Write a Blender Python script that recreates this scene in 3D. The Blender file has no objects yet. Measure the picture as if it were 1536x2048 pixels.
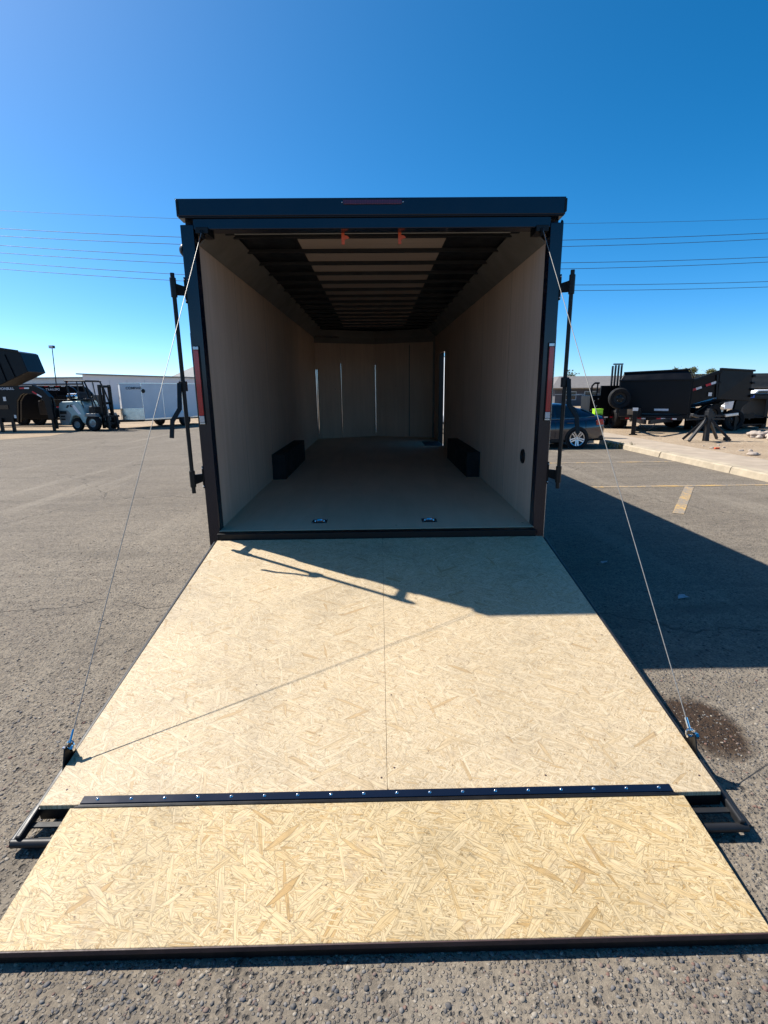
import bpy, bmesh, math, random
import numpy as np
from mathutils import Vector, Matrix, Euler

random.seed(7); rng = np.random.default_rng(7)
R = math.radians
sc = bpy.context.scene
col = sc.collection

# ------------------------------------------------------------------ camera
cam_d = bpy.data.cameras.new('camera'); cam = bpy.data.objects.new('camera', cam_d); col.objects.link(cam)
cam_d.sensor_fit = 'VERTICAL'; cam_d.sensor_height = 24.0; cam_d.lens = 24.0 * 1024.14 / 2048.0
cam_d.clip_start = 0.05; cam_d.clip_end = 2000
PITCH, YAW, ROLL = -0.22803, 0.01353, -0.01085
fw = Vector((math.sin(YAW)*math.cos(PITCH), math.cos(YAW)*math.cos(PITCH), math.sin(PITCH)))
rt = Vector((math.cos(YAW), -math.sin(YAW), 0)); upv = rt.cross(fw)
rt2 = rt*math.cos(ROLL) + upv*math.sin(ROLL); up2 = upv*math.cos(ROLL) - rt*math.sin(ROLL)
M = Matrix((rt2, up2, -fw)).transposed().to_4x4(); M.translation = Vector((0.003, -3.832, 1.548))
cam.matrix_world = M
sc.camera = cam

# ------------------------------------------------------------------ world, sun, exposure
SUN_AZ = R(60.27)     # left of straight ahead (+Y)
SUN_EL = R(48.3)
w = bpy.data.worlds.new('World'); sc.world = w; w.use_nodes = True
nt = w.node_tree; bg = nt.nodes['Background']
sky = nt.nodes.new('ShaderNodeTexSky'); sky.sky_type = 'NISHITA'; sky.sun_disc = False
sky.sun_elevation = SUN_EL; sky.sun_rotation = -SUN_AZ
sky.altitude = 1000; sky.air_density = 0.6; sky.dust_density = 1.2; sky.ozone_density = 4.0
hs = nt.nodes.new('ShaderNodeHueSaturation'); hs.inputs['Saturation'].default_value = 1.34; hs.inputs['Hue'].default_value = 0.490
nt.links.new(sky.outputs[0], hs.inputs['Color']); nt.links.new(hs.outputs[0], bg.inputs[0]); bg.inputs[1].default_value = 0.115
sun_d = bpy.data.lights.new('sun', 'SUN'); sun = bpy.data.objects.new('sun', sun_d); col.objects.link(sun)
sun_d.energy = 5.0; sun_d.angle = R(0.53); sun_d.color = (1.0, 0.94, 0.85)
sdir = Vector((-math.sin(SUN_AZ)*math.cos(SUN_EL), math.cos(SUN_AZ)*math.cos(SUN_EL), math.sin(SUN_EL)))
sun.rotation_euler = sdir.to_track_quat('Z', 'Y').to_euler(); sun.location = (-20, 12, 30)
vs = sc.view_settings; vs.view_transform = 'Standard'; vs.look = 'None'; vs.gamma = 1.0
vs.use_curve_mapping = False; vs.exposure = 0.85
sc.render.engine = 'CYCLES'
sc.cycles.max_bounces = 10; sc.cycles.diffuse_bounces = 6; sc.cycles.glossy_bounces = 4

# ------------------------------------------------------------------ material helpers
class NT:
    def __init__(s, name):
        s.m = bpy.data.materials.new(name); s.m.use_nodes = True
        s.t = s.m.node_tree; s.b = s.t.nodes['Principled BSDF']
    def n(s, typ, **kw):
        x = s.t.nodes.new('ShaderNode' + typ)
        for k, v in kw.items(): setattr(x, k, v)
        return x
    def l(s, a, b): s.t.links.new(a, b)
    def coord(s, kind='Object'): return s.n('TexCoord').outputs[kind]
    def val(s, sock, v):
        if hasattr(v, 'is_output') or isinstance(v, bpy.types.NodeSocket): s.l(v, sock)
        else: sock.default_value = v
    def math(s, op, a, b=0.0, c=0.0, clamp=False):
        x = s.n('Math', operation=op); x.use_clamp = clamp
        s.val(x.inputs[0], a); s.val(x.inputs[1], b); s.val(x.inputs[2], c); return x.outputs[0]
    def mix(s, f, a, b, blend='MIX'):
        x = s.n('Mix', data_type='RGBA', blend_type=blend); x.clamp_result = False
        s.val(x.inputs[0], f)
        for i, v in ((6, a), (7, b)):
            if isinstance(v, (tuple, list)): x.inputs[i].default_value = tuple(v)[:3] + (1,)
            else: s.val(x.inputs[i], v)
        return x.outputs[2]
    def noise(s, vec, scale, detail=4, rough=0.55, dist=0.0):
        x = s.n('TexNoise'); s.l(vec, x.inputs['Vector']); x.inputs['Scale'].default_value = scale
        x.inputs['Detail'].default_value = detail; x.inputs['Roughness'].default_value = rough
        x.inputs['Distortion'].default_value = dist; return x.outputs['Fac']
    def voro(s, vec, scale, feature='F1', dim='3D', rand=1.0):
        x = s.n('TexVoronoi', feature=feature, voronoi_dimensions=dim); s.l(vec, x.inputs['Vector'])
        x.inputs['Scale'].default_value = scale; x.inputs['Randomness'].default_value = rand; return x
    def ramp(s, f, stops, interp='LINEAR'):
        x = s.n('ValToRGB'); s.l(f, x.inputs[0]); e = x.color_ramp.elements; x.color_ramp.interpolation = interp
        while len(e) < len(stops): e.new(0.5)
        for q, (p, c) in zip(e, stops):
            q.position = p; q.color = (c, c, c, 1) if isinstance(c, (int, float)) else tuple(c)[:3] + (1,)
        return x.outputs[0]
    def mapping(s, vec, rot=(0, 0, 0), scale=(1, 1, 1), loc=(0, 0, 0)):
        x = s.n('Mapping'); s.l(vec, x.inputs[0]); x.inputs['Rotation'].default_value = rot
        x.inputs['Scale'].default_value = scale; x.inputs['Location'].default_value = loc; return x.outputs[0]
    def bump(s, h, strength, dist):
        x = s.n('Bump'); s.l(h, x.inputs['Height']); x.inputs['Strength'].default_value = strength
        x.inputs['Distance'].default_value = dist; s.l(x.outputs[0], s.b.inputs['Normal'])

def mat(name, c, rough=0.5, metal=0.0, var=0.15, vscale=6.0, bump=0.0, bscale=60.0, coat=0.0, spec=0.5, stretch=(1, 1, 1)):
    t = NT(name); t.b.inputs['Specular IOR Level'].default_value = spec; v = t.mapping(t.coord(), scale=stretch)
    f = t.noise(v, vscale, 5, 0.6)
    lo = [max(0, x*(1-var)) for x in c]; hi = [min(1, x*(1+var)) for x in c]
    t.l(t.ramp(f, [(0.3, lo), (0.7, hi)]), t.b.inputs['Base Color'])
    t.l(t.ramp(t.noise(v, vscale*2.3, 3), [(0.3, max(0.02, rough*0.85)), (0.7, min(1, rough*1.15))]), t.b.inputs['Roughness'])
    t.b.inputs['Metallic'].default_value = metal
    if coat: t.b.inputs['Coat Weight'].default_value = coat; t.b.inputs['Coat Roughness'].default_value = 0.05
    if bump: t.bump(t.noise(v, bscale, 4), bump, 0.003)
    return t.m

def osb(name, warm, strand=(0.085, 0.012), seed=0, contrast=1.0):
    t = NT(name); rs = random.Random(seed)
    P = t.coord()
    d = t.n('TexNoise'); t.l(P, d.inputs['Vector']); d.inputs['Scale'].default_value = 9
    off = t.n('VectorMath', operation='SCALE'); t.l(d.outputs['Color'], off.inputs[0]); off.inputs['Scale'].default_value = 0.005
    Q = t.n('VectorMath', operation='ADD'); t.l(P, Q.inputs[0]); t.l(off.outputs[0], Q.inputs[1]); Q = Q.outputs[0]
    base = None; H = None
    pale, lt, md, dk = warm
    for i in range(12):
        a = math.pi*((i*0.382) % 1.0)+rs.uniform(-.15, .15)
        L, W_ = strand[0]*rs.uniform(0.7, 1.5), strand[1]*rs.uniform(0.6, 1.7)
        if i >= 9: L *= 1.9; W_ *= 1.7
        r1 = t.mapping(Q, rot=(0, 0, a), loc=(rs.uniform(0, 9), rs.uniform(0, 9), 0))
        r2 = t.mapping(r1, scale=(1/L, 1/W_, 1))
        v = t.voro(r2, 1.0, 'F1', '2D')
        sp = t.n('SeparateColor'); t.l(v.outputs['Color'], sp.inputs[0])
        g = t.noise(t.mapping(r1, scale=(14, 260, 1)), 1.0, 4, 0.75)
        cc = t.ramp(sp.outputs[0], [(0.0, dk), (0.05, md), (0.30, lt), (0.75, pale), (1.0, lt)])
        cc = t.mix(1.0, cc, t.ramp(g, [(0.34, 1-0.40*contrast), (0.52, 1.0), (0.7, 1.06)]), 'MULTIPLY')
        e = t.voro(r2, 1.0, 'DISTANCE_TO_EDGE', '2D').outputs['Distance']
        ed = t.ramp(e, [(0.0, 1-0.42*contrast), (0.09, 1.0)])
        cc = t.mix(1.0, cc, ed, 'MULTIPLY')
        hh = t.math('ADD', sp.outputs[2], t.math('MULTIPLY', e, 0.6))
        if base is None: base, H = cc, hh
        else:
            mk = t.math('LESS_THAN', sp.outputs[1], 0.36 if i < 9 else 0.11)
            base = t.mix(mk, base, cc)
            mm = t.n('Mix', data_type='FLOAT'); t.l(mk, mm.inputs[0]); t.l(H, mm.inputs[2]); t.l(hh, mm.inputs[3]); H = mm.outputs[0]
    for i in range(5):      # thin dark slivers and scratches
        a = rs.uniform(0, math.pi); r1 = t.mapping(Q, rot=(0, 0, a), loc=(rs.uniform(0, 9), rs.uniform(0, 9), 0))
        v = t.voro(t.mapping(r1, scale=(1/(strand[0]*rs.uniform(.5, 1.2)), 1/(strand[1]*.9), 1)), 1.0, 'F1', '2D')
        sp = t.n('SeparateColor'); t.l(v.outputs['Color'], sp.inputs[0])
        k = t.math('MULTIPLY', t.math('LESS_THAN', sp.outputs[1], 0.13), t.ramp(v.outputs['Distance'], [(0.10, 1.0), (0.30, 0.0)]))
        base = t.mix(t.math('MULTIPLY', k, 0.62*contrast), base, t.mix(sp.outputs[0], dk, [x*0.55 for x in dk]))
    sm = t.noise(P, 2.2, 5, 0.6)
    base = t.mix(1.0, base, t.ramp(sm, [(0.30, (0.74, 0.74, 0.74)), (0.46, (0.95, 0.94, 0.92)), (0.62, (1.03, 1.01, 0.98))]), 'MULTIPLY')
    sm2 = t.noise(t.mapping(P, loc=(3, 8, 0)), 7.0, 5, 0.7)
    base = t.mix(t.ramp(sm2, [(0.58, 0.0), (0.76, 0.6)]), base, (0.32, 0.25, 0.17))
    kn = t.voro(P, 11.0, 'F1', '2D'); ks = t.n('SeparateColor'); t.l(kn.outputs['Color'], ks.inputs[0])
    kd = t.math('MULTIPLY', t.math('LESS_THAN', kn.outputs['Distance'], 0.032), t.math('LESS_THAN', ks.outputs[0], 0.35))
    base = t.mix(t.math('MULTIPLY', kd, 0.8), base, (0.10, 0.055, 0.03))
    t.l(base, t.b.inputs['Base Color']); t.b.inputs['Roughness'].default_value = 0.62
    t.b.inputs['Specular IOR Level'].default_value = 0.35
    t.bump(H, 0.5, 0.0012)
    return t.m

def asphalt_mat():
    t = NT('old_asphalt'); P = t.coord()
    big = t.noise(P, 0.35, 6, 0.6); mid = t.noise(P, 2.6, 6, 0.65); fine = t.noise(P, 55, 4, 0.7)
    c = t.ramp(big, [(0.3, (0.150, 0.124, 0.094)), (0.7, (0.240, 0.204, 0.158))])
    c = t.mix(t.ramp(mid, [(0.35, 0.0), (0.75, 0.6)]), c, (0.265, 0.220, 0.162))
    v = t.voro(P, 95.0, 'F1', '2D'); s = t.n('SeparateColor'); t.l(v.outputs['Color'], s.inputs[0])
    stone = t.ramp(s.outputs[0], [(0.0, (0.05, 0.05, 0.055)), (0.3, (0.10, 0.10, 0.105)), (0.6, (0.19, 0.165, 0.14)), (0.85, (0.27, 0.24, 0.20)), (1.0, (0.40, 0.36, 0.31))])
    vm = t.math('MULTIPLY', t.ramp(v.outputs['Distance'], [(0.30, 1.0), (0.50, 0.0)]), t.math('LESS_THAN', s.outputs[1], 0.60))
    c = t.mix(t.math('MULTIPLY', vm, 0.72), c, stone)
    v2 = t.voro(P, 40.0, 'F1', '2D'); s2 = t.n('SeparateColor'); t.l(v2.outputs['Color'], s2.inputs[0])
    pit = t.math('MULTIPLY', t.ramp(v2.outputs['Distance'], [(0.12, 1.0), (0.30, 0.0)]), t.math('LESS_THAN', s2.outputs[0], 0.30))
    c = t.mix(t.math('MULTIPLY', pit, 0.75), c, (0.045, 0.040, 0.036))
    c = t.mix(t.ramp(fine, [(0.3, 0.6), (0.6, 0.0)]), c, (0.07, 0.062, 0.054))
    mott = t.noise(P, 14, 8, 0.75)
    c = t.mix(t.ramp(mott, [(0.36, 0.5), (0.50, 0.0)]), c, (0.085, 0.072, 0.058))
    c = t.mix(t.ramp(mott, [(0.54, 0.0), (0.70, 0.45)]), c, (0.31, 0.265, 0.205))
    v3 = t.voro(P, 9.0, 'F1', '2D'); s3 = t.n('SeparateColor'); t.l(v3.outputs['Color'], s3.inputs[0])
    hole = t.math('MULTIPLY', t.ramp(t.math('ADD', v3.outputs['Distance'], t.math('MULTIPLY', fine, 0.10)), [(0.10, 1.0), (0.17, 0.0)]), t.math('LESS_THAN', s3.outputs[0], 0.22))
    c = t.mix(t.math('MULTIPLY', hole, 0.8), c, (0.035, 0.031, 0.028))
    # worn streaks and long cracks
    dv = t.n('TexNoise'); t.l(P, dv.inputs['Vector']); dv.inputs['Scale'].default_value = 1.6; dv.inputs['Detail'].default_value = 5
    dd = t.n('VectorMath', operation='SCALE'); t.l(dv.outputs['Color'], dd.inputs[0]); dd.inputs['Scale'].default_value = 0.9
    da = t.n('VectorMath', operation='ADD'); t.l(P, da.inputs[0]); t.l(dd.outputs[0], da.inputs[1])
    ce = t.voro(da.outputs[0], 0.26, 'DISTANCE_TO_EDGE', '2D').outputs['Distance']
    cr = t.math('MULTIPLY', t.ramp(ce, [(0.0, 1.0), (0.0040, 0.0)]), t.ramp(mid, [(0.36, 0.0), (0.48, 1.0)]))
    c = t.mix(t.math('MULTIPLY', cr, 0.75), c, (0.04, 0.036, 0.032))
    st = t.noise(t.mapping(P, rot=(0, 0, 0.5), scale=(0.5, 2.6, 1)), 0.9, 6, 0.7)
    c = t.mix(t.ramp(st, [(0.50, 0.0), (0.68, 0.6)]), c, (0.105, 0.090, 0.072))
    tr_ = t.noise(t.mapping(P, rot=(0, 0, -0.25), scale=(2.2, 0.18, 1)), 1.0, 5, 0.6)
    c = t.mix(t.ramp(tr_, [(0.55, 0.0), (0.70, 0.45)]), c, (0.27, 0.235, 0.185))
    # oil stain beside the ramp
    q = t.mapping(P, loc=(-1.53*1.0, 1.72*0.72, 0), scale=(1.0, 0.72, 0))
    ln = t.n('VectorMath', operation='LENGTH'); t.l(q, ln.inputs[0])
    rr = t.math('ADD', ln.outputs['Value'], t.math('MULTIPLY', t.math('SUBTRACT', t.noise(P, 9, 5, 0.6), 0.5), 0.16))
    stn = t.ramp(rr, [(0.13, 1.0), (0.20, 0.0)])
    c = t.mix(stn, c, t.mix(1.0, c, (0.22, 0.15, 0.09), 'MULTIPLY'))
    t.l(c, t.b.inputs['Base Color'])
    t.l(t.ramp(stn, [(0.0, 0.92), (1.0, 0.6)]), t.b.inputs['Roughness'])
    t.b.inputs['Specular IOR Level'].default_value = 0.25
    h = t.math('SUBTRACT', t.math('ADD', t.math('MULTIPLY', vm, 0.7), t.math('MULTIPLY', fine, 0.8)), t.math('MULTIPLY', pit, 1.1))
    h = t.math('SUBTRACT', t.math('SUBTRACT', h, t.math('MULTIPLY', cr, 2.0)), t.math('MULTIPLY', hole, 2.0)); h = t.math('ADD', h, t.math('MULTIPLY', mott, 1.5))
    t.bump(h, 1.0, 0.0048)
    return t.m

def dirt_mat():
    t = NT('sandy_dirt'); P = t.coord()
    c = t.ramp(t.noise(P, 0.5, 6, 0.65), [(0.3, (0.27, 0.20, 0.135)), (0.7, (0.38, 0.30, 0.21))])
    v = t.voro(P, 16.0, 'F1', '2D'); s = t.n('SeparateColor'); t.l(v.outputs['Color'], s.inputs[0])
    vm = t.math('MULTIPLY', t.math('LESS_THAN', v.outputs['Distance'], 0.33), t.math('LESS_THAN', s.outputs[0], 0.4))
    c = t.mix(t.math('MULTIPLY', vm, 0.6), c, t.ramp(s.outputs[1], [(0, (0.20, 0.15, 0.11)), (1, (0.52, 0.44, 0.35))]))
    c = t.mix(t.ramp(t.noise(P, 9, 6, 0.7), [(0.52, 0.0), (0.72, 0.55)]), c, (0.22, 0.155, 0.10))
    t.l(c, t.b.inputs['Base Color']); t.b.inputs['Roughness'].default_value = 0.95
    t.b.inputs['Specular IOR Level'].default_value = 0.1
    t.bump(t.math('ADD', t.noise(P, 7, 6, 0.7), vm), 1.0, 0.04); return t.m

def plywood_mat(name, c1, c2, axis=2, rough=0.6, across=9.0):
    t = NT(name); P = t.coord(); sca = [1, 1, 1]
    for i in range(3): sca[i] = 0.5 if i == axis else across
    g = t.noise(t.mapping(P, scale=sca), 2.0, 6, 0.65, 0.6)
    g2 = t.noise(P, 1.3, 4, 0.5)
    c = t.ramp(g, [(0.3, c1), (0.7, c2)])
    c = t.mix(t.ramp(g2, [(0.35, 0.0), (0.7, 0.35)]), c, [x*0.75 for x in c1])
    sp = t.voro(P, 7.0); ss = t.n('SeparateColor'); t.l(sp.outputs['Color'], ss.inputs[0])
    k = t.math('MULTIPLY', t.math('LESS_THAN', sp.outputs['Distance'], 0.07), t.math('LESS_THAN', ss.outputs[0], 0.25))
    c = t.mix(t.math('MULTIPLY', k, 0.55), c, (0.08, 0.06, 0.045))
    t.l(c, t.b.inputs['Base Color']); t.b.inputs['Roughness'].default_value = rough; t.b.inputs['Specular IOR Level'].default_value = 0.25
    t.bump(g, 0.15, 0.001); return t.m

def pebble_mat():
    t = NT('pebbles'); g = t.n('NewGeometry')
    c = t.ramp(g.outputs['Random Per Island'], [(0.0, (0.055, 0.058, 0.066)), (0.18, (0.105, 0.105, 0.115)), (0.34, (0.15, 0.105, 0.09)), (0.46, (0.15, 0.145, 0.14)),
        (0.62, (0.21, 0.18, 0.145)), (0.76, (0.14, 0.075, 0.062)), (0.84, (0.27, 0.24, 0.20)), (0.94, (0.09, 0.09, 0.10)), (1.0, (0.38, 0.35, 0.31))], 'CONSTANT')
    c = t.mix(t.ramp(t.noise(t.coord(), 180, 3), [(0.35, 0.0), (0.7, 0.45)]), c, (0.21, 0.18, 0.14))
    t.l(c, t.b.inputs['Base Color']); t.b.inputs['Roughness'].default_value = 0.85
    t.b.inputs['Specular IOR Level'].default_value = 0.25; return t.m

def paint_line_mat():
    t = NT('worn_yellow_paint'); P = t.coord()
    f = t.noise(P, 24, 6, 0.75); f2 = t.noise(P, 2.2, 4, 0.6)
    k = t.ramp(t.math('ADD', f, t.math('MULTIPLY', f2, 0.6)), [(0.66, 0.0), (0.84, 1.0)])
    c = t.mix(k, (0.50, 0.30, 0.07), (0.20, 0.175, 0.145))
    t.l(c, t.b.inputs['Base Color']); t.b.inputs['Roughness'].default_value = 0.85
    t.bump(f, 0.6, 0.004); return t.m

def leaf_mat(name, c1, c2):
    t = NT(name); g = t.n('NewGeometry')
    t.l(t.ramp(g.outputs['Random Per Island'], [(0, c1), (1, c2)]), t.b.inputs['Base Color'])
    t.b.inputs['Roughness'].default_value = 0.6; t.b.inputs['Specular IOR Level'].default_value = 0.2; return t.m

def roof_mat(name, c, rows, axis):
    t = NT(name); P = t.coord()
    wv = t.n('TexWave', wave_type='BANDS', bands_direction=axis); t.l(P, wv.inputs[0]); wv.inputs['Scale'].default_value = rows
    wv.inputs['Distortion'].default_value = 0.4
    n = t.noise(P, 3.0, 5, 0.7)
    cc = t.mix(t.math('MULTIPLY', wv.outputs['Fac'], 0.6), c, [x*0.45 for x in c])
    cc = t.mix(t.ramp(n, [(0.35, 0.0), (0.7, 0.5)]), cc, [min(1, x*1.4) for x in c])
    t.l(cc, t.b.inputs['Base Color']); t.b.inputs['Roughness'].default_value = 0.8; t.bump(wv.outputs['Fac'], 0.6, 0.05); return t.m

def led_mat(name, c, cell):
    t = NT(name); P = t.coord()
    v = t.voro(P, cell, 'F1', '3D', 0.15)
    cc = t.ramp(v.outputs['Distance'], [(0.0, [min(1, x*1.7+0.02) for x in c]), (0.25, c), (0.6, [x*0.75 for x in c])])
    t.l(cc, t.b.inputs['Base Color']); t.b.inputs['Roughness'].default_value = 0.18
    t.b.inputs['Coat Weight'].default_value = 0.6
    t.bump(v.outputs['Distance'], 0.25, 0.002); return t.m

MT = dict(
    asphalt=asphalt_mat(), dirt=dirt_mat(), pebbles=pebble_mat(), yline=paint_line_mat(),
    concrete=mat('concrete', (0.34, 0.275, 0.205), 0.9, 0, 0.14, 2.5, 0.5, 40),
    kerb=mat('kerb_concrete', (0.36, 0.30, 0.215), 0.9, 0, 0.2, 5, 0.6, 30),
    black=mat('black_gloss_paint', (0.0035, 0.0065, 0.017), 0.20, 0, 0.15, 3, 0.02, 30, coat=0.15, spec=0.45),
    blackm=mat('black_powder_coat', (0.006, 0.006, 0.0065), 0.42, 0, 0.2, 8, 0.06, 90, spec=0.3),
    blackt=mat('black_trailer_paint', (0.0035, 0.004, 0.006), 0.36, 0, 0.25, 2, 0.05, 12, spec=0.25),
    charcoal=mat('charcoal_steel', (0.016, 0.0165, 0.018), 0.45, 0.0, 0.3, 5, 0.1, 60, spec=0.35),
    wheelwell=mat('black_wheel_box_paint', (0.006, 0.006, 0.006), 0.75, 0, 0.1, 4),
    rubber=mat('tyre_rubber', (0.010, 0.010, 0.011), 0.8, 0, 0.25, 8, 0.2, 40, spec=0.25),
    steel=mat('zinc_steel', (0.55, 0.56, 0.58), 0.28, 1.0, 0.12, 20),
    chrome=mat('polished_steel', (0.70, 0.71, 0.73), 0.12, 1.0, 0.06, 9),
    alu=mat('aluminium_trim', (0.75, 0.75, 0.75), 0.22, 1.0, 0.08, 6, 0.05, 20),
    cable=mat('galvanised_cable', (0.26, 0.25, 0.23), 0.5, 0.4, 0.2, 150),
    osb=osb('osb_sheet', ((0.57, 0.465, 0.315), (0.535, 0.425, 0.275), (0.49, 0.375, 0.225), (0.42, 0.295, 0.155)), (0.045, 0.0058), 3, 1.0),
    osbf=osb('osb_flap', ((0.56, 0.44, 0.26), (0.52, 0.395, 0.215), (0.475, 0.34, 0.165), (0.40, 0.26, 0.105)), (0.062, 0.0070), 11, 1.2),
    wallply=plywood_mat('wall_plywood', (0.54, 0.375, 0.275), (0.65, 0.465, 0.345), 2, 0.8),
    floorply=plywood_mat('floor_plywood', (0.58, 0.40, 0.265), (0.66, 0.465, 0.315), 1, 0.95, 3.0),
    luan=plywood_mat('ceiling_plywood', (0.44, 0.33, 0.265), (0.54, 0.41, 0.33), 0, 0.75),
    cove=mat('cove_board', (0.17, 0.15, 0.13), 0.6, 0, 0.15, 3),
    ceil=mat('ceiling_black', (0.010, 0.010, 0.012), 0.5, 0, 0.4, 5),
    plyedge=mat('film_faced_edge', (0.045, 0.022, 0.022), 0.6, 0, 0.3, 20),
    red=led_mat('red_lens', (0.50, 0.008, 0.015), 55), dred=led_mat('dark_red_lens', (0.085, 0.003, 0.016), 60),
    clear=mat('clear_lens', (0.55, 0.56, 0.58), 0.15, 0.0, 0.2, 60, coat=0.6),
    orange=mat('orange_plastic', (0.62, 0.085, 0.02), 0.45),
    white=mat('white_gelcoat', (0.66, 0.67, 0.69), 0.35, 0, 0.05, 1.5),
    whitep=mat('white_paint', (0.75, 0.75, 0.74), 0.4, 0, 0.08, 4),
    tape_r=mat('red_reflective_tape', (0.55, 0.02, 0.03), 0.4), tape_w=mat('white_reflective_tape', (0.75, 0.76, 0.78), 0.35),
    teal=mat('teal_forklift_paint', (0.30, 0.43, 0.43), 0.4, 0, 0.15, 3), grey=mat('grey_forklift_paint', (0.19, 0.195, 0.19), 0.5, 0, 0.2, 3),
    blue=mat('dark_blue_car_paint', (0.005, 0.009, 0.026), 0.16, 0.15, 0.1, 2, coat=1.0),
    glass=mat('dark_glass', (0.010, 0.012, 0.015), 0.06, 0, 0.1, 2, coat=0.6),
    rim=mat('alloy_rim', (0.55, 0.56, 0.60), 0.25, 0.9, 0.08, 9),
    lime=mat('lime_plastic', (0.38, 0.75, 0.02), 0.5),
    diamond=mat('diamond_plate', (0.60, 0.66, 0.68), 0.22, 1.0, 0.15, 6, 0.3, 9),
    stucco=mat('grey_stucco', (0.085, 0.085, 0.095), 0.9, 0, 0.15, 3), stucco2=mat('pale_metal_wall', (0.66, 0.69, 0.73), 0.55, 0, 0.04, 0.4),
    palew=mat('pale_wall', (0.50, 0.56, 0.60), 0.7, 0, 0.06, 0.4),
    tile=roof_mat('grey_roof_tile', (0.16, 0.15, 0.145), 3.2, 'Z'), roofd=roof_mat('dark_ribbed_roof', (0.11, 0.115, 0.12), 2.6, 'Z'),
    roofl=roof_mat('pale_shingle_roof', (0.30, 0.30, 0.29), 2.6, 'Z'),
    wood=mat('weathered_wood', (0.30, 0.21, 0.13), 0.8, 0, 0.3, 6),
    rock=mat('pale_rock', (0.36, 0.30, 0.25), 0.9, 0, 0.35, 5, 0.5, 14),
    leaf=leaf_mat('desert_leaves', (0.09, 0.10, 0.035), (0.17, 0.17, 0.07)), weed=leaf_mat('weed_leaves', (0.12, 0.12, 0.05), (0.26, 0.22, 0.10)),
    bark=mat('bark', (0.13, 0.10, 0.07), 0.9, 0, 0.3, 9), wire=mat('wire_black', (0.02, 0.022, 0.028), 0.6),
    text_w=mat('white_lettering', (0.62, 0.66, 0.72), 0.5), text_k=mat('black_lettering', (0.01, 0.01, 0.012), 0.5), text_b=mat('blue_badge', (0.02, 0.10, 0.50), 0.4),
    paper=mat('paper_scrap', (0.30, 0.31, 0.34), 0.8, 0, 0.2, 30), brown=mat('brown_steel', (0.012, 0.010, 0.009), 0.6, 0, 0.3, 3),
)

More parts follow.
